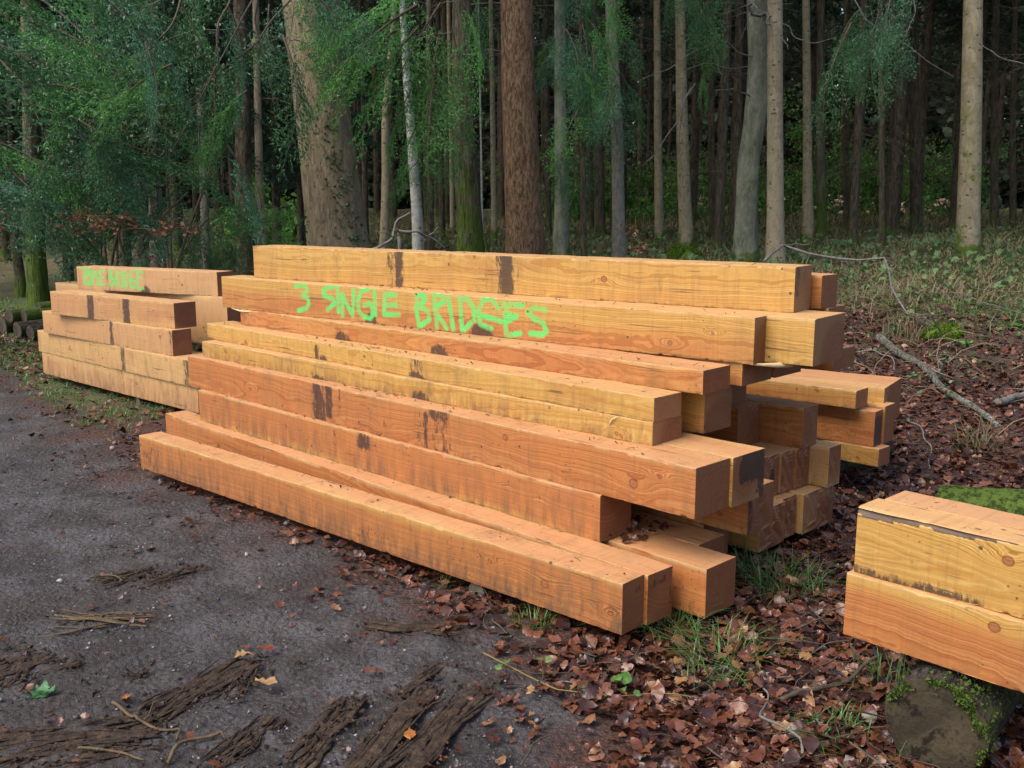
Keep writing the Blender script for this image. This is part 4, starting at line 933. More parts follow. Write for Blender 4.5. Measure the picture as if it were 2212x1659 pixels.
# long pale splinters torn up at the saw cuts
SPL = simple("fresh_splinter", [(.3, (.55, .40, .20)), (.7, (.70, .56, .33))], 20, .6, .3)
def splinter(o, pts, w, seed=0, t_=.0016):
    a = o.rotation_euler.z; M = np.array([[math.cos(a), math.sin(a), 0], [-math.sin(a), math.cos(a), 0], [0, 0, 1]])
    P = np.array(pts, float); m = 10; s_ = np.linspace(0, len(P) - 1, m); P = np.stack([np.interp(s_, np.arange(len(P)), P[:, k]) for k in range(3)], -1)
    V, Fc = tube(P, w * np.sin(np.linspace(.25, math.pi - .15, m)) + .0006, 6); V[:, 1] = np.repeat(P[:, 1], 6).tolist() + [P[0, 1], P[-1, 1]] + (V[:, 1] - np.array(np.repeat(P[:, 1], 6).tolist() + [P[0, 1], P[-1, 1]])) * .25
    acc = Acc(); acc.add(V, Fc); sp_ = acc.build("splinter", SPL, o); return sp_
LG_ = max(v.co.x for v in G_.data.vertices)
splinter(G_, [(LG_ - .02, .02, -.002), (LG_ + .06, .09, -.006), (LG_ + .10, .16, -.010), (LG_ + .09, .24, -.004)], .012)
splinter(G_, [(.10, -.004, .0), (.22, -.012, -.012), (.34, -.006, -.004)], .006)
splinter(E1, [(3.28, -.002, .055), (3.30, -.010, .085), (3.33, -.006, .10)], .003)
splinter(D_, [(2.95, -.002, .006), (2.96, -.010, -.016), (2.962, -.008, -.03)], .003)
splinter(E2, [(1.60, -.002, .09), (1.60, -.008, .11)], .002)
splinter(P_LOW, [(.60, -.004, .003), (.72, -.016, -.01), (.86, -.02, .0), (1.0, -.015, .004)], .006)

# ------------------------------------------------------------------ grass tufts and small plants
def blades(r, n, spread, h, w, lean=.6):
    a = r.uniform(0, 2 * math.pi, n); rr = spread * np.sqrt(r.uniform(0, 1, n)); base = np.stack([np.cos(a) * rr, np.sin(a) * rr, 0 * a], -1)
    dr = a + r.normal(0, .9, n); H = h * r.uniform(.5, 1.1, n); ln = H * r.uniform(.2, 1.5, n) * lean
    out = np.stack([np.cos(dr), np.sin(dr), 0 * dr], -1); sd = np.stack([-np.sin(dr), np.cos(dr), 0 * dr], -1)
    Vs = []
    for s, ww in ((0, 1), (.45, .85), (.8, .5), (1.0, .05)):
        c = base + out * (ln * s ** 1.8)[:, None]; c[:, 2] = H * (s - .35 * s ** 2.5 * np.minimum(1.6, ln / H))
        Vs += [c - sd * w * ww, c + sd * w * ww]
    V = np.stack(Vs, 1).reshape(-1, 3); k = np.arange(n)[:, None] * 8
    Fc = np.concatenate([k + np.array([[0, 1, 3, 2]]), k + np.array([[2, 3, 5, 4]]), k + np.array([[4, 5, 7, 6]])])
    return V, Fc
def tuft(label, u_, v_, n, spread, h, seed, mat=None, w=.0022, lean=.7):
    z = 0.0
    for _ in range(12): p = at(u_, v_, z); z = gzf(*p)
    V, Fc = blades(np.random.default_rng(seed), int(n * 1.7), spread * 1.15, h * 1.25, w, lean)
    acc = Acc(); acc.add(V, Fc)
    return tag(acc.build("grass_tuft", mat or GRASS, loc=(p[0], p[1], z)), label, "grass", "grass tufts among the leaves")
tuft("spreading green grass tuft under the right ends of the two front beams", 1440, 1362, 70, .10, .13, 1, lean=1.2)
tuft("flopping pale green grass tuft right of the one under the front beams' ends", 1560, 1425, 60, .13, .12, 2, lean=1.4)
tuft("small yellowish grass tuft under the lowest front beam beside the mossy log end", 1150, 1352, 46, .08, .07, 3, lean=.8)
tuft("green grass tuft at the foot of the big rough end on the ground", 1650, 1250, 90, .15, .11, 4, lean=1.1)
tuft("long-bladed grass tuft in front of the ground-layer ends", 1700, 1275, 50, .14, .14, 5, lean=1.5)
tuft("sparse grass tuft beside the dark rotten log", 1925, 1500, 34, .07, .13, 6, lean=1.1)
tuft("sparse grass tuft at the bottom right among dark leaves", 1860, 1620, 34, .12, .08, 7, lean=1.4)
tuft("low grass tuft at the bottom edge left of the rotten log", 1800, 1590, 30, .08, .06, 8, lean=1.3)
tuft("bent grass tuft above the long dark stick", 1520, 1470, 26, .06, .09, 9, lean=1.2)
tuft("tiny green weed under the lowest front beam on the left of the mossy log end", 955, 1265, 24, .05, .04, 10)
tuft("thin grass tuft on the bank below the mossy branch", 2110, 975, 40, .12, .22, 11, DRYG, .003, 1.2)
tuft("grass tuft by the foot of the small pile behind the stack", 1960, 700, 40, .2, .25, 12, DRYG, .004, .8)
def rosette(label, u_, v_, n, s, seed, mat, name="seedling", cat="plant"):
    z = 0.0
    for _ in range(12): p = at(u_, v_, z); z = gzf(*p)
    r = np.random.default_rng(seed); acc = Acc()
    for k in range(n):
        V, Fc = leaf_template('oak', r); a = k * 2.4 + r.uniform(-.3, .3); V = V + (.5, 0, 0); el = r.uniform(.1, .6)
        M = np.array([[math.cos(a) * math.cos(el), -math.sin(a), -math.cos(a) * math.sin(el)], [math.sin(a) * math.cos(el), math.cos(a), -math.sin(a) * math.sin(el)], [math.sin(el), 0, math.cos(el)]])
        acc.add((V * s * r.uniform(.7, 1.1)) @ M.T, Fc)
    return tag(acc.build(name, mat, loc=(p[0], p[1], z + .004)), label, cat)
PLANTG = leafy("weed_green", (.08, .20, .08), (.11, .27, .11), (.20, .38, .20), rough=.45)
rosette("small lobed bright green weed alone on the bare track at the lower left", 95, 1503, 11, .058, 1, PLANTG)
rosette("little pale green weed at the bottom right beside the grass", 1765, 1585, 12, .05, 2, PLANTG)
rosette("tiny weed just left of the end of the trailing stem's litter", 1615, 1485, 7, .022, 3, PLANTG)
rosette("small ivy plant on the bank below the mossy branch", 2145, 915, 9, .07, 4, PLANTG)
for k, (u_, v_, s, n, lab) in enumerate([(2120, 665, .10, 26, "green bramble clump at the right edge of the bank"), (2190, 700, .11, 30, "larger bramble clump cut off by the right edge"), (2085, 712, .09, 22, "bramble leaves right of the bright moss clump"),
                                         (1985, 720, .05, 14, "small ivy patch left of the bright moss clump"), (1810, 640, .08, 16, "leafy weeds behind the back right corner of the stack")]):
    rosette(lab, u_, v_, n, s, 20 + k, LEAFG if k < 3 else FERN, "bramble", "bramble")
def mound(label, u_, v_, rx, ry, rz_, seed, mat=None):
    z = 0.0
    for _ in range(14): p = at(u_, v_, z); z = gzf(*p)
    r = np.random.default_rng(seed); n = 4200
    a = r.uniform(0, 2 * math.pi, n); e = np.arccos(r.uniform(0, 1, n)); bump_ = 1 + .12 * np.sin(a * 3 + seed) + .10 * np.sin(a * 5 + e * 6)
    C = np.stack([np.cos(a) * np.sin(e) * rx * bump_, np.sin(a) * np.sin(e) * ry * bump_, np.cos(e) * rz_ * bump_], -1)
    T = np.array([(-.5, 0, 0), (.5, 0, 0), (0, .2, .9), (0, -.5, .2)]); Tf = np.array([(0, 1, 2), (0, 3, 1)])
    V, Fc, A = scatter([(T, Tf)], C, r.uniform(.012, .026, n) * max(rx, .2) * 3, r, .9)
    acc = Acc(); acc.add(V, Fc)
    g = np.linspace(0, 2 * math.pi, 15)[:-1]; rings = []
    for q in (0, .4, .8, 1.2, 1.5): rings.append(np.stack([np.cos(g) * math.cos(q) * rx * .96, np.sin(g) * math.cos(q) * ry * .96, np.full(14, math.sin(q) * rz_ * .96)], -1))
    V = np.vstack(rings); i, j = np.meshgrid(np.arange(4), np.arange(14), indexing='ij')
    acc.add(V, np.stack([i * 14 + j, i * 14 + (j + 1) % 14, (i + 1) * 14 + (j + 1) % 14, (i + 1) * 14 + j], -1).reshape(-1, 4))
    return tag(acc.build("moss_clump", mat or MOSS, loc=(p[0], p[1], z - .01)), label, "moss")
mound("bright green moss clump among the leaves on the bank at the right", 2040, 725, .19, .16, .13, 1)
mound("rounded mossy hump behind the topmost beam, left of the twin beech trunk", 1470, 575, .50, .40, .40, 2)
mound("low moss patch on the bank right of the stack's back corner", 1905, 615, .16, .12, .07, 3)
mound("dark green mossy stump behind the gap between the two piles", 500, 590, .34, .30, .42, 4, simple("dark_moss", [(.3, (.02, .035, .012)), (.7, (.07, .10, .03))], 20, .9, .8))

# ------------------------------------------------------------------ conifer foliage
def needles(r, S, E_, step, ln, w, up=(0, 0, 1), droop=.15):
    """needle blades along twig segments S->E"""
    D = E_ - S; Ls = np.linalg.norm(D, axis=1); cnt = np.maximum(1, (Ls / step).astype(int)); idx = np.repeat(np.arange(len(S)), cnt); n = len(idx)
    f = r.uniform(0, 1, n); base = S[idx] + D[idx] * f[:, None]; d = D[idx] / (Ls[idx][:, None] + 1e-9)
    upv = np.asarray(up, float); sd = np.cross(d, upv); sd /= np.linalg.norm(sd, axis=1)[:, None] + 1e-6
    sg = np.where(r.uniform(0, 1, n) > .5, 1, -1)[:, None]
    nd = d * r.uniform(.25, .9, n)[:, None] + sd * sg * r.uniform(.35, 1.0, n)[:, None] + upv * r.normal(0, .28, n)[:, None] - np.array((0, 0, droop))
    nd /= np.linalg.norm(nd, axis=1)[:, None]
    L_ = ln * r.uniform(.6, 1.2, n)[:, None]; wv = np.cross(nd, r.normal(size=(n, 3))); wv /= np.linalg.norm(wv, axis=1)[:, None] + 1e-6
    V = np.stack([base - wv * w * .5, base + wv * w * .5, base + nd * L_], 1).reshape(-1, 3)
    return V, np.arange(3 * n).reshape(-1, 3)
def bough(r, L, step, ln, w, gap=.06, sub=.05, width=.55, droop=.12, hang=.25, wood=True, acc=None, M=None, o=(0, 0, 0), mw=1, mn=0):
    """flat spray of a fir: axis along +x, branchlets to both sides, twigs on them"""
    acc = acc or Acc(); ax = lambda s: np.stack([s, .06 * L * np.sin(s / L * 3 + .5), -droop * s ** 2 / L + .05 * L * np.sin(s / L * math.pi)], -1)
    n = int(L / gap); s = np.linspace(.10 * L, L, n); b0 = ax(s); side = np.where(np.arange(n) % 2 == 0, 1, -1)
    bl = (np.minimum(1, (L - s) / L * 1.9) ** .8 * width * L * .55 + .06) * r.uniform(.7, 1.15, n); an = np.radians(r.uniform(38, 66, n))
    dr = np.stack([np.cos(an), np.sin(an) * side, -hang * r.uniform(.2, 1.4, n)], -1)
    b1 = b0 + dr * bl[:, None]
    S, E_ = [b0, ax(np.linspace(.15 * L, L * .96, n))], [b1, ax(np.linspace(.19 * L, L, n))]
    for k in range(n):
        m = max(1, int(bl[k] / sub)); f = np.linspace(.12, .95, m); p = b0[k] + dr[k] * (bl[k] * f)[:, None]; p[:, 2] -= .10 * bl[k] * f ** 2
        for sg in (1, -1):
            a = an[k] * side[k] + sg * .85; tl = (bl[k] * (1 - f) * .55 + .035) * r.uniform(.6, 1.2, m)
            dd = np.stack([np.full(m, math.cos(a)), np.full(m, math.sin(a)), -hang * r.uniform(.1, 1.6, m)], -1)
            S.append(p); E_.append(p + dd * tl[:, None])
    V, Fc = needles(r, np.vstack(S), np.vstack(E_), step, ln, w)
    def tf(V): 
        V = V if M is None else V @ M.T
        return V + np.asarray(o)
    acc.add(tf(V), Fc, mn)
    if wood:
        P = ax(np.linspace(0, L, 9)); V, Fc = tube(P, np.linspace(.010 * L, .002, 9), 4, False); acc.add(tf(V), Fc, mw)
        for k in range(0, n, 2):
            V, Fc = tube(np.stack([b0[k], b1[k]]), np.array([.0035, .0015]), 3, False); acc.add(tf(V), Fc, mw)
    return acc
def rotm(az, el, roll=0):
    ca, sa, ce, se, cr, sr = math.cos(az), math.sin(az), math.cos(el), math.sin(el), math.cos(roll), math.sin(roll)
    Rz = np.array([[ca, -sa, 0], [sa, ca, 0], [0, 0, 1]]); Ry = np.array([[ce, 0, -se], [0, 1, 0], [se, 0, ce]]); Rx = np.array([[1, 0, 0], [0, cr, -sr], [0, sr, cr]])
    return Rz @ Ry @ Rx

def trunk(name, label, pts, mat, cat="tree", group=None, top=17.0, ns=18, seed=0, flare=.35, wob=.0, bumpy=.04, fork=None):
    """pts: (u, v, width px) from foot to highest sighted point, all at distance y given in pts[0][3]"""
    y = pts[0][3]; P = [at_y(p[0], p[1], y) for p in pts]; dep = y * math.cos(PITCH) + .2
    Rr = [p[2] * .5 * dep / F for p in pts]
    foot = P[0].copy(); foot[2] = gzf(foot[0], foot[1]) - .05
    if P[0][2] > foot[2] + .15: P = [foot] + P; Rr = [Rr[0] * 1.04] + Rr
    else: P[0] = foot
    d = P[-1] - P[-2]; d = d / max(d[2], .1); zt = top
    e = P[-1] + (d * .6) * (zt - P[-1][2]); e[2] = zt; P.append(e); Rr.append(Rr[-1] * .45)
    P = np.array(P); s = P[:, 2]; n = 46
    zz = np.concatenate([np.linspace(s[0], s[0] + 1, 10)[:-1], np.linspace(s[0] + 1, s[-1], n)])
    C = np.stack([np.interp(zz, s, P[:, k]) for k in range(3)], -1); rad = np.interp(zz, s, Rr)
    for _ in range(2): rad[1:-1] = (rad[:-2] + 2 * rad[1:-1] + rad[2:]) / 4
    r = np.random.default_rng(seed); h = zz - s[0]; rad = rad * (1 + flare * np.exp(-h / .28))
    C[:, 0] += wob * np.sin(zz * 1.9 + seed) * (h > .3); o0 = C[0].copy(); o0[2] += .05
    a = np.arange(ns) * 2 * math.pi / ns
    ZZ, AA = np.meshgrid(zz, a, indexing='ij'); fl = 1 + bumpy * (np.sin(3 * AA + r.uniform(0, 6) + ZZ * .4) + .7 * np.sin(7 * AA + ZZ * 1.5) + .6 * r.normal(size=AA.shape)) + np.exp(-(ZZ - s[0]) / .25) * .12 * np.sin(5 * AA + seed)
    V = np.stack([C[:, None, 0] + np.cos(AA) * rad[:, None] * fl, C[:, None, 1] + np.sin(AA) * rad[:, None] * fl, ZZ], -1).reshape(-1, 3) - o0
    m = len(zz); i, j = np.meshgrid(np.arange(m - 1), np.arange(ns), indexing='ij'); j2 = (j + 1) % ns
    Q = np.stack([i * ns + j, i * ns + j2, (i + 1) * ns + j2, (i + 1) * ns + j], -1).reshape(-1, 4)
    root = empty(name, tuple(o0)); tag(root, label, cat, group)
    tr = mesh_np("trunk", V, Q, mat, root, smooth=True)
    return root, C, rad, o0
def dead_twigs(root, C, rad, o0, n, seed, zr=(2.0, 7.0), L=(.5, 1.8), mat=None, up=.0, r0=.009):
    r = np.random.default_rng(seed); acc = Acc()
    for _ in range(n):
        k = np.argmin(abs(C[:, 2] - r.uniform(*zr))); a = r.uniform(0, 2 * math.pi); l = r.uniform(*L)
        d = np.array((math.cos(a), math.sin(a), r.normal(up, .18)))
        P = wiggle([C[k] - o0, C[k] - o0 + d * l * .5 + (0, 0, .05 * l), C[k] - o0 + d * l], int(r.integers(1e6)), 10, .03 * l)
        acc.add(*tube(P, np.linspace(r0 * l ** .5, .002, 10), 4, False))
        for _ in range(int(l * 3)):
            q = int(r.integers(3, 9)); d2 = d + r.normal(0, .7, 3); acc.add(*tube(np.stack([P[q], P[q] + d2 * l * r.uniform(.12, .3)]), np.array([.004, .0015]), 3, False))
    return acc.build("dead_twigs", mat or TWIG, root)
def crown_mesh(seed, z0, z1, rmax, nb, step, ln, w, gap, sub, mats, taper=.8, droop=.22, hang=.4):
    r = np.random.default_rng(seed); acc = Acc()
    for k in range(nb):
        f = (k + r.uniform(0, 1)) / nb; z = z0 + (z1 - z0) * f; L = rmax * (1 - taper * f) * r.uniform(.65, 1.12) * min(1, .55 + f * 4)
        bough(r, L, step, ln, w, gap, sub, .6, droop, hang, True, acc, rotm(r.uniform(0, 2 * math.pi), R(r.uniform(-22, 8)), r.normal(0, .2)), (0, 0, z))
    V, Fc, M = acc.get(); me = mesh_np("crown", V, Fc, mats, mi=M); d = me.data; bpy.data.objects.remove(me); return d
def place(name, mesh, parent, loc=(0, 0, 0), rz=0, sc=1):
    o = bpy.data.objects.new(name, mesh); col.objects.link(o); o.parent = parent; o.location = loc; o.rotation_euler.z = rz
    o.scale = (sc,) * 3 if np.isscalar(sc) else sc; return o

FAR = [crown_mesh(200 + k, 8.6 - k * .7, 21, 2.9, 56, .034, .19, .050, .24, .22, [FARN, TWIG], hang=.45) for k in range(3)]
SHADE = leafy("needles_shade", (.013, .040, .018), (.022, .062, .028), (.05, .12, .055), rough=.5)  # darker needle copy, shade behind the near boughs put into its colour
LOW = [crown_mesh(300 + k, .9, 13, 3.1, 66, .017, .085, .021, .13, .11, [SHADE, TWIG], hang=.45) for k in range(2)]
TOPC = crown_mesh(400, 11.5, 22, 3.0, 36, .035, .18, .045, .24, .2, [NEEDLE, TWIG], hang=.4)

# --- trees one can tell apart: (foot u, v, width), ..., distance
def tree(name, label, pts, mat, crown=True, twigs=0, tw=None, crown_z=0, **k):
    root, C, rad, o0 = trunk(name, label, pts, mat, **k)
    if crown: place("crown", TOPC, root, (C[-1][0] * .5 + C[20][0] * .5 - o0[0], C[20][1] - o0[1], crown_z - o0[2] * .3), rnd.uniform(0, 6), rnd.uniform(.9, 1.1))
    if twigs: dead_twigs(root, C, rad, o0, twigs, k.get('seed', 0) + 5, **(tw or {}))
    return root, C, rad, o0
big = tree("fir_tree", "very thick trunk with ivy sprigs, the broadest in the photo, behind the stack's left half", [(737, 600, 140, 13.0), (730, 500, 128), (708, 330, 116), (688, 150, 112), (672, 0, 122)], B_FIR, ns=40, seed=1, flare=.12, bumpy=.018, twigs=10, tw=dict(zr=(3.4, 6), L=(.6, 1.6), mat=TWIGP), crown_z=2)
red = tree("conifer_tree", "straight reddish-brown trunk in the middle of the photo behind the topmost beam", [(1136, 600, 92, 14.0), (1134, 540, 86), (1128, 380, 76), (1120, 180, 72), (1116, 0, 67)], B_RED, ns=34, seed=2, flare=.10, bumpy=.02, crown_z=1)
tree("oak_tree", "dark rough trunk with green moss at its foot, between the thickest and reddish trunks", [(1015, 560, 64, 15.0), (1014, 480, 52), (1003, 330, 48), (999, 180, 42), (996, 0, 38)], B_OAK, ns=24, seed=3, flare=.25, bumpy=.05, twigs=9, tw=dict(zr=(3.2, 6.5), L=(.6, 1.8), mat=TWIGP))
tree("birch_tree", "slim white-grey birch trunk leaning slightly left, left of the mossy-footed oak", [(904, 560, 26, 16.0), (900, 450, 23), (889, 300, 20), (876, 130, 15), (868, 0, 12)], B_BIRCH, ns=14, seed=4, flare=.3, bumpy=.03, twigs=5, tw=dict(zr=(3.4, 6), mat=TWIGP))
tree("hazel_tree", "thin crooked mossy trunk just right of the thickest trunk", [(826, 560, 22, 17.0), (826, 430, 19), (836, 300, 17), (845, 160, 14), (845, 0, 11)], B_TANM, ns=12, seed=5, wob=.05, bumpy=.06)
tree("spruce_tree", "smooth grey trunk right of the reddish trunk, its top hidden in hanging green sprays", [(1337, 570, 31, 16.0), (1336, 450, 27), (1333, 280, 25), (1325, 150, 24), (1318, 0, 21)], B_GREY, ns=18, seed=6, bumpy=.02, flare=.15)
tree("spruce_tree", "greenish slim trunk left of the twin beech and tan trunks, bare twigs at mid height", [(1482, 500, 30, 25.0), (1477, 380, 27), (1472, 200, 24), (1469, 0, 20)], B_TANM, ns=14, seed=7, bumpy=.02, twigs=12, tw=dict(zr=(4, 9), L=(1, 3), mat=TWIGP, r0=.012))
beech = tree("beech_tree", "wavy grey-green beech trunk with a mossy foot, beside the straight tan trunk", [(1607, 575, 56, 18.5), (1612, 470, 46), (1617, 340, 44), (1632, 230, 46), (1640, 120, 42), (1638, 0, 44)], B_BEECH, ns=24, seed=8, flare=.22, bumpy=.05, wob=.015, twigs=9, tw=dict(zr=(4.2, 6.5), L=(1.2, 3.2), mat=TWIGP, up=.1, r0=.018))
tree("spruce_tree", "straight tan trunk touching the wavy beech on its right side, dotted with branch scars", [(1675, 578, 42, 18.0), (1675, 450, 36), (1674, 250, 33), (1674, 0, 31)], B_TAN, ns=20, seed=9, flare=.18, bumpy=.015, twigs=3, tw=dict(zr=(5, 6.5), L=(1.2, 2.4), mat=TWIGP))
tree("spruce_tree", "slender brown trunk right of the straight tan trunk", [(1746, 500, 24, 27.0), (1744, 300, 19), (1741, 0, 15)], B_TANM, ns=12, seed=10)
tree("spruce_tree", "tall tan trunk with yellow-green moss at the right edge, standing on the bank's crest", [(2090, 545, 52, 18.5), (2093, 430, 46), (2098, 230, 42), (2102, 0, 37)], B_TANM, ns=22, seed=11, flare=.15, bumpy=.02, twigs=3, tw=dict(zr=(5, 6.5), L=(1.5, 2.6), mat=TWIGP))
tree("spruce_tree", "dim brown trunk between the slender trunk and the mossy one at the right edge", [(1980, 480, 26, 33.0), (1976, 300, 22), (1972, 0, 17)], B_DARK, ns=12, seed=12)
tree("spruce_tree", "pale grey-green trunk draped with sprays, between the reddish and smooth grey trunks", [(1212, 545, 34, 21.0), (1213, 400, 29), (1210, 200, 25), (1208, 0, 22)], B_BEECH, ns=14, seed=13, twigs=6)
tree("spruce_tree", "grey-brown trunk at the left edge of the photo, bands of rough bark near its foot", [(82, 640, 44, 14.5), (76, 500, 37), (70, 350, 36), (62, 0, 33)], B_OAK, ns=18, seed=14, bumpy=.04)
tree("spruce_tree", "short dark leaning trunk nearest the left edge of the photo", [(42, 585, 20, 17.0), (32, 500, 17), (24, 300, 14), (20, 0, 12)], B_DARK, ns=12, seed=15)
tree("spruce_tree", "dark trunk right of the banded trunk at the left edge", [(148, 600, 22, 18.0), (146, 480, 20), (140, 250, 17), (136, 0, 14)], B_DARK, ns=12, seed=16)
tree("spruce_tree", "tan thin trunk left of the thickest trunk, spotted with bark", [(566, 540, 20, 20.0), (560, 400, 17), (556, 200, 15), (552, 0, 13)], B_TAN, ns=12, seed=17)
tree("spruce_tree", "grey thick dim trunk left of the spotted tan one, behind the gap between the piles", [(532, 560, 38, 17.5), (528, 430, 35), (524, 200, 31), (520, 0, 28)], B_DARK, ns=16, seed=18)
tree("spruce_tree", "thin grey trunk showing through the hanging boughs at left centre", [(445, 560, 20, 19.0), (440, 380, 17), (432, 200, 14), (428, 0, 12)], B_GREY, ns=12, seed=19)
tree("spruce_tree", "leaning brown trunk behind the painted beam of the far left pile", [(275, 600, 24, 15.5), (270, 480, 20), (262, 300, 17), (250, 0, 15)], B_DARK, ns=14, seed=20)
tree("spruce_tree", "grey trunk half hidden by boughs above the far left pile's middle", [(340, 600, 32, 16.0), (336, 450, 28), (330, 250, 25), (326, 0, 22)], B_GREY, ns=14, seed=21)
for k, (u_, v_, w_, y_, m, lab) in enumerate([
        (955, 500, 14, 30, B_DARK, "thin brown trunk between the birch and the mossy-footed oak"), (978, 500, 12, 34, B_TANM, "thin yellowish trunk just left of the mossy-footed oak"),
        (1068, 500, 13, 28, B_TANM, "thin green-brown trunk left of the reddish trunk"), (1042, 505, 5, 26, B_BIRCH, "very thin white stem right of the mossy-footed oak"),
        (1424, 500, 20, 29, B_TANM, "greenish trunk left of the slim one with bare twigs"), (1296, 500, 24, 30, B_DARK, "dark brown trunk left of the smooth grey trunk"),
        (1278, 505, 12, 33, B_DARK, "thinner dark trunk beside the dark brown one left of the smooth grey trunk"), (1540, 500, 17, 31, B_DARK, "dark trunk left of the wavy beech"),
        (1775, 500, 22, 30, B_OAK, "dark mossy-footed trunk right of the slender brown trunk"), (1830, 480, 16, 36, B_DARK, "black trunk left of the dim brown trunk at right"),
        (2150, 490, 18, 36, B_DARK, "first dark trunk right of the mossy one near the right edge"), (2190, 500, 15, 38, B_DARK, "dark trunk against the right edge of the photo"),
        (790, 500, 14, 27, B_DARK, "dark thin trunk half hidden right of the thickest trunk"), (650, 520, 16, 24, B_DARK, "dark trunk half hidden left of the thickest trunk"),
        (215, 600, 14, 22, B_DARK, "thin dark trunk above the painted beam of the far left pile"), (1185, 500, 14, 30, B_DARK, "dark thin trunk just right of the reddish trunk")]):
    tree("spruce_tree", lab, [(u_, v_, w_, y_), (u_ - 3, 300, w_ * .85), (u_ - 6 + (u_ - 1300) * .01, 0, w_ * .7)], m, ns=12, seed=40 + k, crown=True)

# ivy on the thickest trunk
def ivy():
    root, C, rad, o0 = big; r = np.random.default_rng(5); n = 330; V0, F0 = leaf_template('round', r)
    z = r.uniform(0, 1, n) ** 1.4 * 3.6 + .3; a = R(-62) + r.normal(0, .22, n) + .15 * np.sin(z * 2); k = r.uniform(0, 1, n) > .8; a = np.where(k, r.uniform(-2.9, -.2, n), a)
    i = np.argmin(abs(C[:, 2][None] - (z + o0[2])[:, None]), axis=1); rr = rad[i] * 1.03
    P = np.stack([C[i, 0] + np.cos(a) * rr, C[i, 1] + np.sin(a) * rr, z + o0[2]], -1) - o0
    V, Fc, A = scatter([(V0, F0)], P, r.uniform(.03, .055, n), r, 1.0); acc = Acc(); acc.add(V, Fc)
    o = acc.build("ivy", IVY, root); o['label'] = "scattered ivy leaves climbing the bark"
ivy()

# --- far spruces: ranks of dark trunks, crowns closing overhead
GF = "dark spruces of the wood behind"
LF = "dark straight spruce trunk deep in the wood behind, one of the many alike"
tm_ = []
for k in range(4):
    r = np.random.default_rng(600 + k); n = 22; ns = 9; zz = np.linspace(-.1, 20, n); rad = np.interp(zz, [0, .4, 20], [.17, .135, .05]); a = np.arange(ns) * 2 * math.pi / ns
    cx_ = .06 * np.sin(zz * .35 + k) ; ZZ, AA = np.meshgrid(zz, a, indexing='ij'); q = rad[:, None] * (1 + .06 * r.normal(size=ZZ.shape))
    V = np.stack([cx_[:, None] + np.cos(AA) * q, np.sin(AA) * q, ZZ], -1).reshape(-1, 3)
    i, j = np.meshgrid(np.arange(n - 1), np.arange(ns), indexing='ij'); j2 = (j + 1) % ns
    o = mesh_np("trunk", V, np.stack([i * ns + j, i * ns + j2, (i + 1) * ns + j2, (i + 1) * ns + j], -1).reshape(-1, 4), B_DARK, smooth=True); td = o.data; bpy.data.objects.remove(o)
    acc = Acc()
    for _ in range(46):
        z = r.uniform(1.8, 8.5); b = r.uniform(0, 6.28); l = r.uniform(.6, 2.2); d = np.array((math.cos(b), math.sin(b), r.normal(-.08, .16)))
        P = wiggle([(0, 0, z), (d * l * .5) + (0, 0, z), d * l + (0, 0, z - .1 * l)], int(r.integers(1e6)), 7, .03 * l); acc.add(*tube(P, np.linspace(.010, .003, 7), 3, False))
        for _ in range(4):
            w0 = P[int(r.integers(2, 6))]; acc.add(*tube(np.stack([w0, w0 + (d + r.normal(0, .6, 3)) * .35]), np.array([.005, .002]), 3, False))
    o = acc.build("dead_branches", TWIG); dd__ = o.data; bpy.data.objects.remove(o)
    tm_.append((td, dd__))
r = np.random.default_rng(77); placed = []
yy = 25.0
while yy < 68:
    half = .56 * yy + 9; x0 = -half
    while x0 < half:
        x = x0 + r.uniform(-1.3, 1.3); y = yy + r.uniform(-1.4, 1.4)
        dens = .95 if x > -2 else .8
        if r.uniform() < dens and len(placed) < 225:
            k = int(r.integers(4)); s = r.uniform(.8, 1.25)
            root = empty("dark_spruce", (x, y, gzf(x, y)), r.uniform(0, 6)); tag(root, LF, "tree", GF)
            place("trunk", tm_[k][0], root, sc=(s, s, 1)); place("dead_branches", tm_[k][1], root)
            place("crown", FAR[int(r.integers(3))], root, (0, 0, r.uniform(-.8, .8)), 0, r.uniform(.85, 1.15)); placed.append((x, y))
        x0 += 3.9
    yy += 4.0
# --- young firs with boughs to the ground, at the left and in gaps
for k, (x, y, s, m, lab) in enumerate([
        (-9.6, 17.5, 1.0, 0, "dense young fir with bluish boughs at the left edge of the photo"), (-7.2, 20.0, 1.05, 1, "dark young fir behind the far left pile's left half"),
(-5.0, 22.0, .95, 0, "dark young fir seen left of the thickest trunk"),
       
        (-13.8, 27, 1.2, 1, "distant fir at the far left behind the others"),
        (-16, 30, 1.0, 0, "distant fir beyond the left edge")]):
    root = empty("young_fir", (x, y, gzf(x, y)), k * 1.3); tag(root, lab, "tree", "young firs under the tall trees")
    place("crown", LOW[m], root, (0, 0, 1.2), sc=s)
    place("trunk", tm_[k % 4][0], root, sc=(.7, .7, .68))

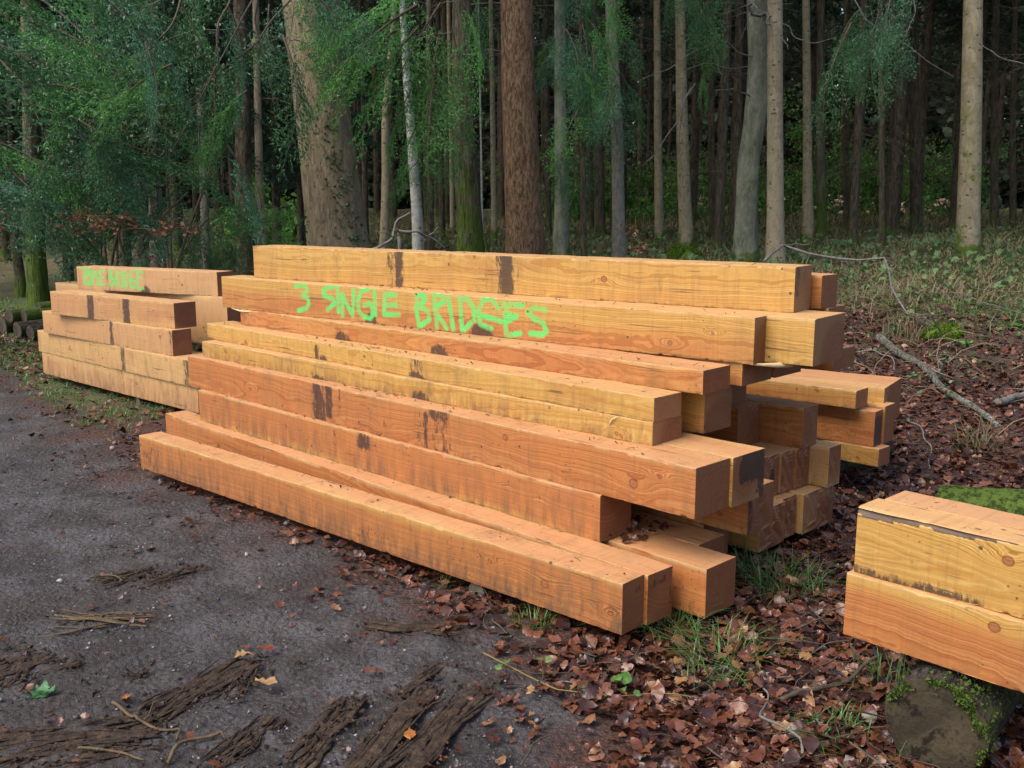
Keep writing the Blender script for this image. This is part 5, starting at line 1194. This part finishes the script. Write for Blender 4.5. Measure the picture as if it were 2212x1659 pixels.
# --- near hanging boughs: each belongs to the tree it grows from
NB = {}
for key, mat, L, st_, ln, w in (("b", NEEDLEB, 1.9, .0175, .052, .0155), ("d", NEEDLE, 1.9, .0175, .052, .0155), ("g", NEEDLEG, 1.7, .0165, .048, .0155)):
    for q in range(2):
        rr = np.random.default_rng(ord(key) * 7 + q); acc = bough(rr, L, st_, ln, w, .105, .085, .62, .16 + .12 * q, .30)
        o = acc.build("bough", [mat, TWIG]); NB[key + str(q)] = o.data; bpy.data.objects.remove(o)
def boughs(root, specs, seed):
    """specs: (u, v, distance of the bough's root end, image angle the tip points to in degrees, key, scale)"""
    r = np.random.default_rng(seed); o0 = np.array(root.location)
    for u_, v_, y_, an, key, s in specs:
        p = at_y(u_, v_, y_); a = R(an)
        # direction of the tip: image-right = +x, image-up = +z, plus a lean toward or away from the track
        d = np.array((math.cos(a), r.uniform(-.55, .25), math.sin(a))); d /= np.linalg.norm(d)
        az = math.atan2(d[1], d[0]); el = math.asin(d[2])
        o = bpy.data.objects.new("bough", NB[key + str(int(r.integers(2)))]); col.objects.link(o); o.parent = root
        o.location = p - o0; M = rotm(az, el, r.normal(0, .5))
        from mathutils import Matrix
        o.rotation_euler = Matrix(M.tolist()).to_euler(); o.scale = (s,) * 3
def stems(root, lines, mat=TWIG, r0=.014, seed=3):
    acc = Acc(); o0 = np.array(root.location)
    for q, l in enumerate(lines):
        P = wiggle([at_y(*p) - o0 for p in l], seed + q, 22, .02); acc.add(*tube(P, np.linspace(r0, .004, 22), 5, False))
    acc.build("hanging_branches", mat, root, smooth=True)
rb = np.random.default_rng(31)
# (a) the fir whose trunk stands just outside the frame at left
pl_ = at_y(-190, 500, 11.0); lf, C_, rd_, o_ = tree("fir_tree", "fir whose bluish boughs hang into the photo from the left edge", [(-190, 700, 70, 11.0), (-195, 400, 66), (-200, 0, 60)], B_FIR, ns=18, seed=70)
sp = []
for _ in range(26):
    u_ = rb.uniform(-230, 190); v_ = rb.uniform(-120, 400); sp.append((u_, v_, rb.uniform(9.2, 12.2), rb.uniform(-48, -4), rb.choice(["b", "d", "g"], p=[.5, .35, .15]), rb.uniform(.7, 1.1)))
boughs(lf, sp, 1)
# (b) boughs sweeping down from the thickest trunk to the left
sp = []
for l in ([(640, -150), (330, 330)], [(600, -100), (250, 220)], [(650, -60), (430, 420)], [(470, -150), (180, 260)], [(560, 60), (400, 470)], [(360, -60), (120, 330)]):
    for f in np.linspace(.05, 1, 5):
        u_ = l[0][0] + (l[1][0] - l[0][0]) * f + rb.normal(0, 26); v_ = l[0][1] + (l[1][1] - l[0][1]) * f + rb.normal(0, 22)
        sp.append((u_, v_, rb.uniform(9.4, 12.0), rb.choice([-145, -128, -105, -75, -55]) + rb.normal(0, 12), rb.choice(["d", "b", "g"], p=[.47, .45, .08]), rb.uniform(.4, .75)))
sp += [(330, 375, 11.2, -160, "b", .95), (360, 400, 11.4, -148, "b", .8), (290, 380, 11.2, -168, "b", .85), (400, 415, 11.5, -132, "b", .7), (250, 370, 11.5, -158, "g", .6), (330, 340, 11.3, -150, "b", .8),
       (450, 470, 11.4, -122, "d", .6), (480, 480, 11.6, -100, "d", .55), (400, 480, 11.6, -60, "d", .5), (620, 440, 12, -150, "g", .35), (610, 470, 12, -170, "g", .35)]
boughs(big[0], sp, 2)
stems(big[0], [[(640, -160, 12), (520, 40, 11), (455, 180, 10.4), (372, 330, 10)], [(500, -60, 11), (480, 60, 10.5), (440, 200, 10.2)], [(545, -60, 11), (560, 80, 11), (590, 220, 11)], [(640, -20, 12), (560, 90, 11.4), (470, 160, 11), (390, 230, 10.6)],
               [(420, -60, 10.5), (360, 60, 10.2), (270, 200, 10)], [(470, 60, 11), (462, 250, 11), (452, 420, 11)]])
stems(big[0], [[(620, 90, 13), (520, 60, 12), (430, 62, 12)], [(622, 150, 13), (575, 110, 12.5), (500, 90, 12)], [(628, 250, 13), (590, 215, 12.4), (560, 205, 12)]], TWIGP, .010, 9)
# (c) bright green sprays between the thickest and the reddish trunk
hem = tree("hemlock_tree", "young hemlock with bright green sprays hanging in front of the birch, above the stack's middle", [(930, 560, 15, 12.6), (928, 300, 13), (926, 0, 12)], B_DARK, ns=12, seed=71, crown=False)
sp = [(930, -30, 11.6, -150, "g", .95), (900, 10, 11.6, -142, "g", .95), (860, 60, 11.6, -135, "g", .8), (960, 10, 11.8, -120, "g", .9), (900, 60, 11.6, -128, "g", .9), (940, 80, 11.6, -100, "g", .8), (980, 60, 11.8, -75, "g", .75),
      (1000, 0, 12, -70, "g", .55), (930, 150, 11.7, -95, "g", .7), (960, 190, 11.8, -70, "g", .6), (890, 190, 11.8, -115, "g", .55), (900, 270, 11.9, -110, "g", .45), (950, 270, 12, -80, "g", .45),
      (905, 350, 12, -130, "g", .35), (820, 20, 11.6, -150, "g", .7), (800, 90, 11.6, -140, "g", .6), (930, 320, 12, -100, "g", .4), (1040, -20, 12.5, -95, "d", .5), (780, -30, 12, -110, "d", .7)]
boughs(hem[0], sp, 3)
# (d) sprays hanging between the reddish and smooth grey trunks
hg = tree("hemlock_tree", "hemlock draped in hanging blue-green sprays just right of the reddish trunk", [(1262, 560, 14, 15.0), (1258, 300, 12), (1255, 0, 11)], B_DARK, ns=12, seed=72, crown=False)
sp = []
for _ in range(34):
    u_ = rb.uniform(1205, 1345); v_ = rb.uniform(-90, 330) * (1 if u_ < 1250 else .62)
    sp.append((u_, v_, rb.uniform(13.6, 15.6), rb.uniform(-125, -50), "g" if rb.uniform() < .45 else ("b" if rb.uniform() < .6 else "d"), rb.uniform(.36, .62)))
boughs(hg[0], sp, 4)
# (e) sprays at the top between the beech and the right edge
hr = tree("hemlock_tree", "slim conifer with green sprays at the top, between the slender and dim trunks", [(1905, 520, 13, 21.0), (1904, 300, 12), (1902, 0, 11)], B_DARK, ns=12, seed=73, crown=False)
sp = [(rb.uniform(1830, 1960), rb.uniform(-60, 60), rb.uniform(15.5, 19), rb.uniform(-165, -60), "b" if rb.uniform() < .5 else "d", rb.uniform(.6, 1.0)) for _ in range(7)]
sp += [(rb.uniform(1400, 1650), rb.uniform(-90, 0), rb.uniform(16, 19), rb.uniform(-130, -50), "d", rb.uniform(.5, .8)) for _ in range(5)]
sp += [(1530, 130, 18, -110, "g", .5), (1520, 160, 18, -80, "g", .4), (1545, 60, 18, -100, "g", .5)]
boughs(hr[0], sp, 5)
stems(hr[0], [[(1830, -20, 17), (1870, 40, 17), (1960, 100, 17), (2060, 170, 17)], [(1980, -10, 17), (1968, 60, 17), (1925, 110, 17)], [(2240, 150, 17), (2150, 120, 17), (2120, 90, 17.5)]], TWIGP, .012, 20)
stems(beech[0], [[(1640, 130, 18.5), (1590, 105, 18.2), (1545, 80, 18), (1480, 75, 18)], [(1625, 215, 18.5), (1585, 190, 18), (1540, 195, 18)], [(1540, 90, 18), (1440, 150, 17.8), (1380, 175, 17.6)], [(1560, 160, 18), (1545, 120, 18), (1535, 95, 18)], [(1690, 50, 18.5), (1740, 95, 18.2), (1800, 85, 18)],
                 [(1500, 180, 18), (1440, 300, 17.8), (1390, 360, 17.6)], [(1470, 200, 18), (1468, 300, 18), (1478, 430, 18)]], TWIGP, .016, 30)

# --- brown-leaved beech saplings
def sapling(label, specs, y_, seed, n=240, s=.055):
    r = np.random.default_rng(seed); u0, v0 = specs[0][0]; root = None; acc = Acc(); la = []
    p0 = at_y(u0, v0, y_); p0[2] = gzf(p0[0], p0[1])
    lines = [[at_y(u_, v_, y_ + r.uniform(-.3, .3)) - p0 for u_, v_ in l] for l in specs]; lines[0][0] = np.zeros(3)
    for q, l in enumerate(lines):
        P = wiggle(l, seed + q, 26, .02); acc.add(*tube(P, np.linspace(.010 if q == 0 else .005, .002, 26), 4, False))
        k = r.integers(8 if q == 0 else 2, 26, n // len(lines)); la.append(P[k] + r.normal(0, .055, (len(k), 3)) * (1, 1, .6))
    root = empty("beech_sapling", tuple(p0)); tag(root, label, "sapling", "brown-leaved beech saplings")
    acc.build("stem", TWIG, root, smooth=True); Pn = np.vstack(la); tmpl = [leaf_template('beech', r) for _ in range(4)]
    V, Fc, A = scatter(tmpl, Pn, r.uniform(s * .7, s * 1.2, len(Pn)), r, .5); a2 = Acc(); a2.add(V, Fc); a2.build("leaves", BROWNL, root)
sapling("sapling with copper leaves hanging above the far left pile, below the bluish boughs", [[(330, 600), (325, 500), (260, 465), (160, 470)], [(320, 500), (250, 490), (190, 500), (130, 490)], [(300, 480), (220, 480), (150, 478)], [(320, 510), (380, 495), (420, 500)]], 9.8, 1, 190)
sapling("taller sapling with faded copper leaves at the left, among the fir boughs", [[(150, 600), (150, 420), (200, 330), (330, 300)], [(150, 420), (200, 350), (280, 330)], [(160, 380), (220, 320), (300, 350)], [(150, 440), (80, 400), (20, 380)]], 12.5, 2, 130)
sapling("brown-leaved sapling at the left edge of the photo beside the leaning dark trunk", [[(-20, 620), (-10, 500), (30, 440), (80, 430)], [(-10, 500), (40, 480), (90, 500)], [(-10, 520), (20, 460), (60, 455)]], 11.5, 3, 180)
sapling("small stem with orange-brown leaves right of the smooth grey trunk", [[(1400, 560), (1385, 525), (1365, 500), (1352, 490)], [(1385, 525), (1392, 540), (1380, 545)]], 12.5, 4, 60)
sapling("sparse sapling with copper leaves near the top left, behind hanging boughs", [[(210, 620), (220, 300), (120, 180), (60, 150)], [(220, 300), (300, 260), (350, 250)]], 14, 5, 120)
# small green fir seedling left of the gap
sd1 = empty("fir_seedling", tuple(np.array((*at_y(570, 530, 10.5)[:2], gzf(*at_y(570, 530, 10.5)[:2]))))); tag(sd1, "small bright fir seedling in the gap left of the topmost beam", "sapling")
boughs(sd1, [(565, 465, 10.5, 172, "g", .30), (562, 478, 10.5, 8, "g", .26), (560, 495, 10.5, -165, "g", .32), (560, 505, 10.5, -20, "g", .3), (562, 450, 10.5, 95, "g", .22), (540, 585, 9.6, -10, "g", .3)], 8)
stems(sd1, [[(562, 560, 10.5), (563, 500, 10.5), (565, 445, 10.5)]], TWIG, .008, 2)

# --- ferns
def fern(label, u_, v_, y_, n, L, seed, mat=FERN):
    p = at_y(u_, v_, y_); z = gzf(p[0], p[1]); r = np.random.default_rng(seed); acc = Acc()
    for k in range(n):
        a = k * 2.4 + r.uniform(-.4, .4); l = L * r.uniform(.7, 1.15); m = 22; s = np.linspace(0, 1, m)
        d = np.array((math.cos(a), math.sin(a), 0)); sd_ = np.array((-d[1], d[0], 0))
        P = d * (l * s ** 1.1)[:, None] * .85; P[:, 2] = l * (.95 * s - .75 * s ** 2.2)
        acc.add(*tube(P, np.linspace(.004, .001, m), 3, False))
        for q in range(3, m):
            pl = l * .20 * math.sin(math.pi * min(1, (q / m) ** .7 + .04)) + .01
            for sg in (1, -1):
                e = P[q] + sd_ * sg * pl + d * pl * .35 - np.array((0, 0, pl * .3)); wv = (P[q] - P[q - 1]) * .42
                acc.add(np.array([P[q] - wv, P[q] + wv, e]), np.array([[0, 1, 2]]))
    return tag(acc.build("fern", mat, loc=(p[0], p[1], z)), label, "fern", "ferns in the undergrowth")
for k, (u_, v_, y_, n, L, lab) in enumerate([(1290, 540, 11.5, 13, .95, "big arching fern between the reddish and smooth grey trunks"), (1195, 545, 9.6, 6, .45, "pale fern frond right at the foot of the reddish trunk"),
        (1230, 540, 11.0, 9, .7, "smaller fern right of the reddish trunk"), (1395, 520, 12.8, 9, .7, "fern right of the smooth grey trunk"), (1540, 520, 15, 11, .8, "fern clump left of the wavy beech"),
        (1080, 540, 12, 9, .6, "fern left of the reddish trunk's foot"), (880, 545, 12, 9, .6, "fern at the foot of the birch"), (1860, 470, 25, 12, 1.1, "dark fern clump under the dim brown trunk"), (1760, 520, 19, 10, .8, "fern at the right of the straight tan trunk"),
        (960, 540, 13, 9, .6, "fern left of the mossy-footed oak"), (2010, 500, 23, 12, 1.0, "fern left of the mossy trunk at the right edge"), (630, 560, 12, 9, .6, "fern behind the topmost beam's left end")]):
    fern(lab, u_, v_, y_, n, L, 90 + k)

# --- undergrowth: nobody could count it
r = np.random.default_rng(55)
def ugp(x, y):
    n = (x + y) * .7071
    return sm(9.5, 13.0, n) * (.35 + .65 * (wav(x, y, .8, 2) > -.5))
x, y = sample(30000, 8, 46, ugp, r, 1.2)
V0, F0 = [], []
Vt, Ft = blades(np.random.default_rng(1), 7, .35, .8, .035, 1.1)
Vl, Fl = leaf_template('round', r); Ft3 = np.vstack([Ft[:, [0, 1, 2]], Ft[:, [0, 2, 3]]])
fl = np.hstack([np.full(0, 0)]); far_s = (.10 + .008 * y) * r.uniform(.6, 1.5, len(x))
keep = wav(x, y, .55, 9) > -.55
for sel, mt, lab, nm in ((keep, DRYG, "brown bracken and dry grass over the forest floor", "dry_undergrowth"), (~keep, GRASS, "green grass growing between the trunks", "woodland_grass")):
    V, Fc, A = scatter([(Vt, Ft3)], np.stack([x[sel], y[sel], gz(x[sel], y[sel]) - .02], -1), far_s[sel] * (1.25 if mt is DRYG else .85), r, .12)
    tag(mesh_np(nm, V, Fc, mt), lab, "undergrowth", kind='stuff')
x, y = sample(8000, 7, 34, lambda a, b: ugp(a, b) * .9, r, 1.1)
V, Fc, A = scatter([(Vl, Fl)], np.stack([x, y, gz(x, y) + r.uniform(.02, .30, len(x))], -1), (.045 + .0035 * y) * r.uniform(.7, 1.5, len(x)), r, .6)
BRC = leafy("bramble_green", (.075, .155, .05), (.12, .21, .07), (.17, .18, .09), scale=.8)
tag(mesh_np("bramble_cover", V, Fc, BRC), "low green bramble leaves spread over the forest floor", "undergrowth", kind='stuff')
# short grass by the far left pile and at the crest of the bank
def gp(x, y):
    t = (x - y) * .7071; n = (x + y) * .7071; d = edge_d(x, y)
    a = sm(-6.9, -7.6, t) * sm(-.10, .12, d) * (n < 6) * .9
    return np.maximum(a, sm(9.8, 10.8, n) * sm(17, 15, n) * sm(-9, -6, t))
x, y = sample(30000, 6.5, 19, gp, r, 1.0)
Vg, Fg = blades(np.random.default_rng(2), 5, .5, 1.0, .07, .9); Fg3 = np.vstack([Fg[:, [0, 1, 2]], Fg[:, [0, 2, 3]]])
V, Fc, A = scatter([(Vg, Fg3)], np.stack([x, y, gz(x, y)], -1), r.uniform(.02, .06, len(x)) * (.7 + y * .045), r, .15)
tag(mesh_np("short_grass", V, Fc, GRASS), "short green grass along the foot of the far left pile and on the bank's crest", "grass", kind='stuff')
# bright bushes far off between the trunks
gb = []
for k, (u_, v_, y_, s, lab) in enumerate([(1510, 400, 44, 1.7, "light green bush far off, left of the wavy beech"), (1360, 420, 42, 1.4, "light green bush far off, right of the smooth grey trunk"), (1250, 440, 42, 1.3, "light green bush far off, left of the smooth grey trunk"),
        (1820, 380, 46, 1.8, "light green bush far off, between the slender and dim brown trunks"), (1930, 400, 46, 1.4, "light green bush far off, left of the dim brown trunk"), (1700, 400, 48, 1.5, "light green bush seen right beside the straight tan trunk"), (2050, 400, 46, 1.5, "light green bush far off, left of the mossy trunk at the right edge"),
        (1590, 420, 50, 1.4, "light green bush glimpsed behind the wavy beech"), (1160, 440, 46, 1.3, "light green bush glimpsed right of the reddish trunk"), (620, 500, 26, 1.0, "holly bush left of the thickest trunk"), (330, 120, 15, .9, "glossy holly foliage at the upper left behind the hanging boughs"), (210, 230, 15, .9, "glossy holly foliage at the left, lower than its neighbour")]):
    rr = np.random.default_rng(900 + k); p = at_y(u_, v_, y_); n = 2600 if y_ > 20 else 3200; g = gzf(p[0], p[1])
    C = rr.normal(size=(n, 3)) * (.55, .55, .5); cl = rr.normal(size=(26, 3)) * (.6, .6, .6); C = cl[rr.integers(26, size=n)] + C * .38; C = C * s; C[:, 2] += p[2] - g
    V, Fc, A = scatter([leaf_template('beech', rr)], C, rr.uniform(.09, .2, n) * (1 if y_ > 20 else .5), rr, 1.0)
    root = empty("bush", (p[0], p[1], g)); tag(root, lab, "bush", "green bushes under the trees"); a2 = Acc(); a2.add(V, Fc); a2.build("leaves", LEAFG if y_ > 20 else IVY, root)
    a3 = Acc()
    for q in range(5): a3.add(*tube(wiggle([(0, 0, -.05), cl[q] * s * .5 + (0, 0, (p[2] - g) * .6), cl[q] * s + (0, 0, p[2] - g)], q, 10, .05), np.linspace(.03, .008, 10), 4, False))
    a3.build("stem", TWIG, root)
# stacked cordwood far off in the clearing
def far_pile(label, u_, v_, y_, n, wd, seed):
    p = at_y(u_, v_, y_); g = gzf(p[0], p[1]); acc = Acc(); rr = np.random.default_rng(seed)
    for k in range(n):
        x = rr.uniform(-wd, wd); z = rr.uniform(.1, 1.0) + .1; acc.add(*tube(np.array([(x, 0, z), (x + rr.normal(0, .15), 1.2, z + rr.normal(0, .05))]), rr.uniform(.09, .16), 8))
    tag(acc.build("log_pile", simple("fresh_cut_logs", [(.3, (.30, .20, .13)), (.7, (.60, .46, .34))], 3), loc=(p[0], p[1], g)), label, "log pile", "far log piles")
far_pile("long pale log pile far off in the clearing, seen between trunks at the right", 1870, 440, 54, 90, 4.6, 1)
far_pile("small pale log pile far off just left of the wavy beech", 1555, 445, 52, 26, 1.5, 2)
# the wood goes on: a dense mass closing the view
r = np.random.default_rng(66); n = 95000
u = r.uniform(-1, 1, n); x = u * 75; y = 72 + r.uniform(0, 14, n) - 10 * (abs(u) > .8) * (abs(u) - .8) * 5; z = r.uniform(0, 1, n) ** 1.2 * 26 - .6
V, Fc, A = scatter([leaf_template('beech', r)], np.stack([x, y, z + 1.0], -1), r.uniform(.6, 1.3, n), r, 1.1)
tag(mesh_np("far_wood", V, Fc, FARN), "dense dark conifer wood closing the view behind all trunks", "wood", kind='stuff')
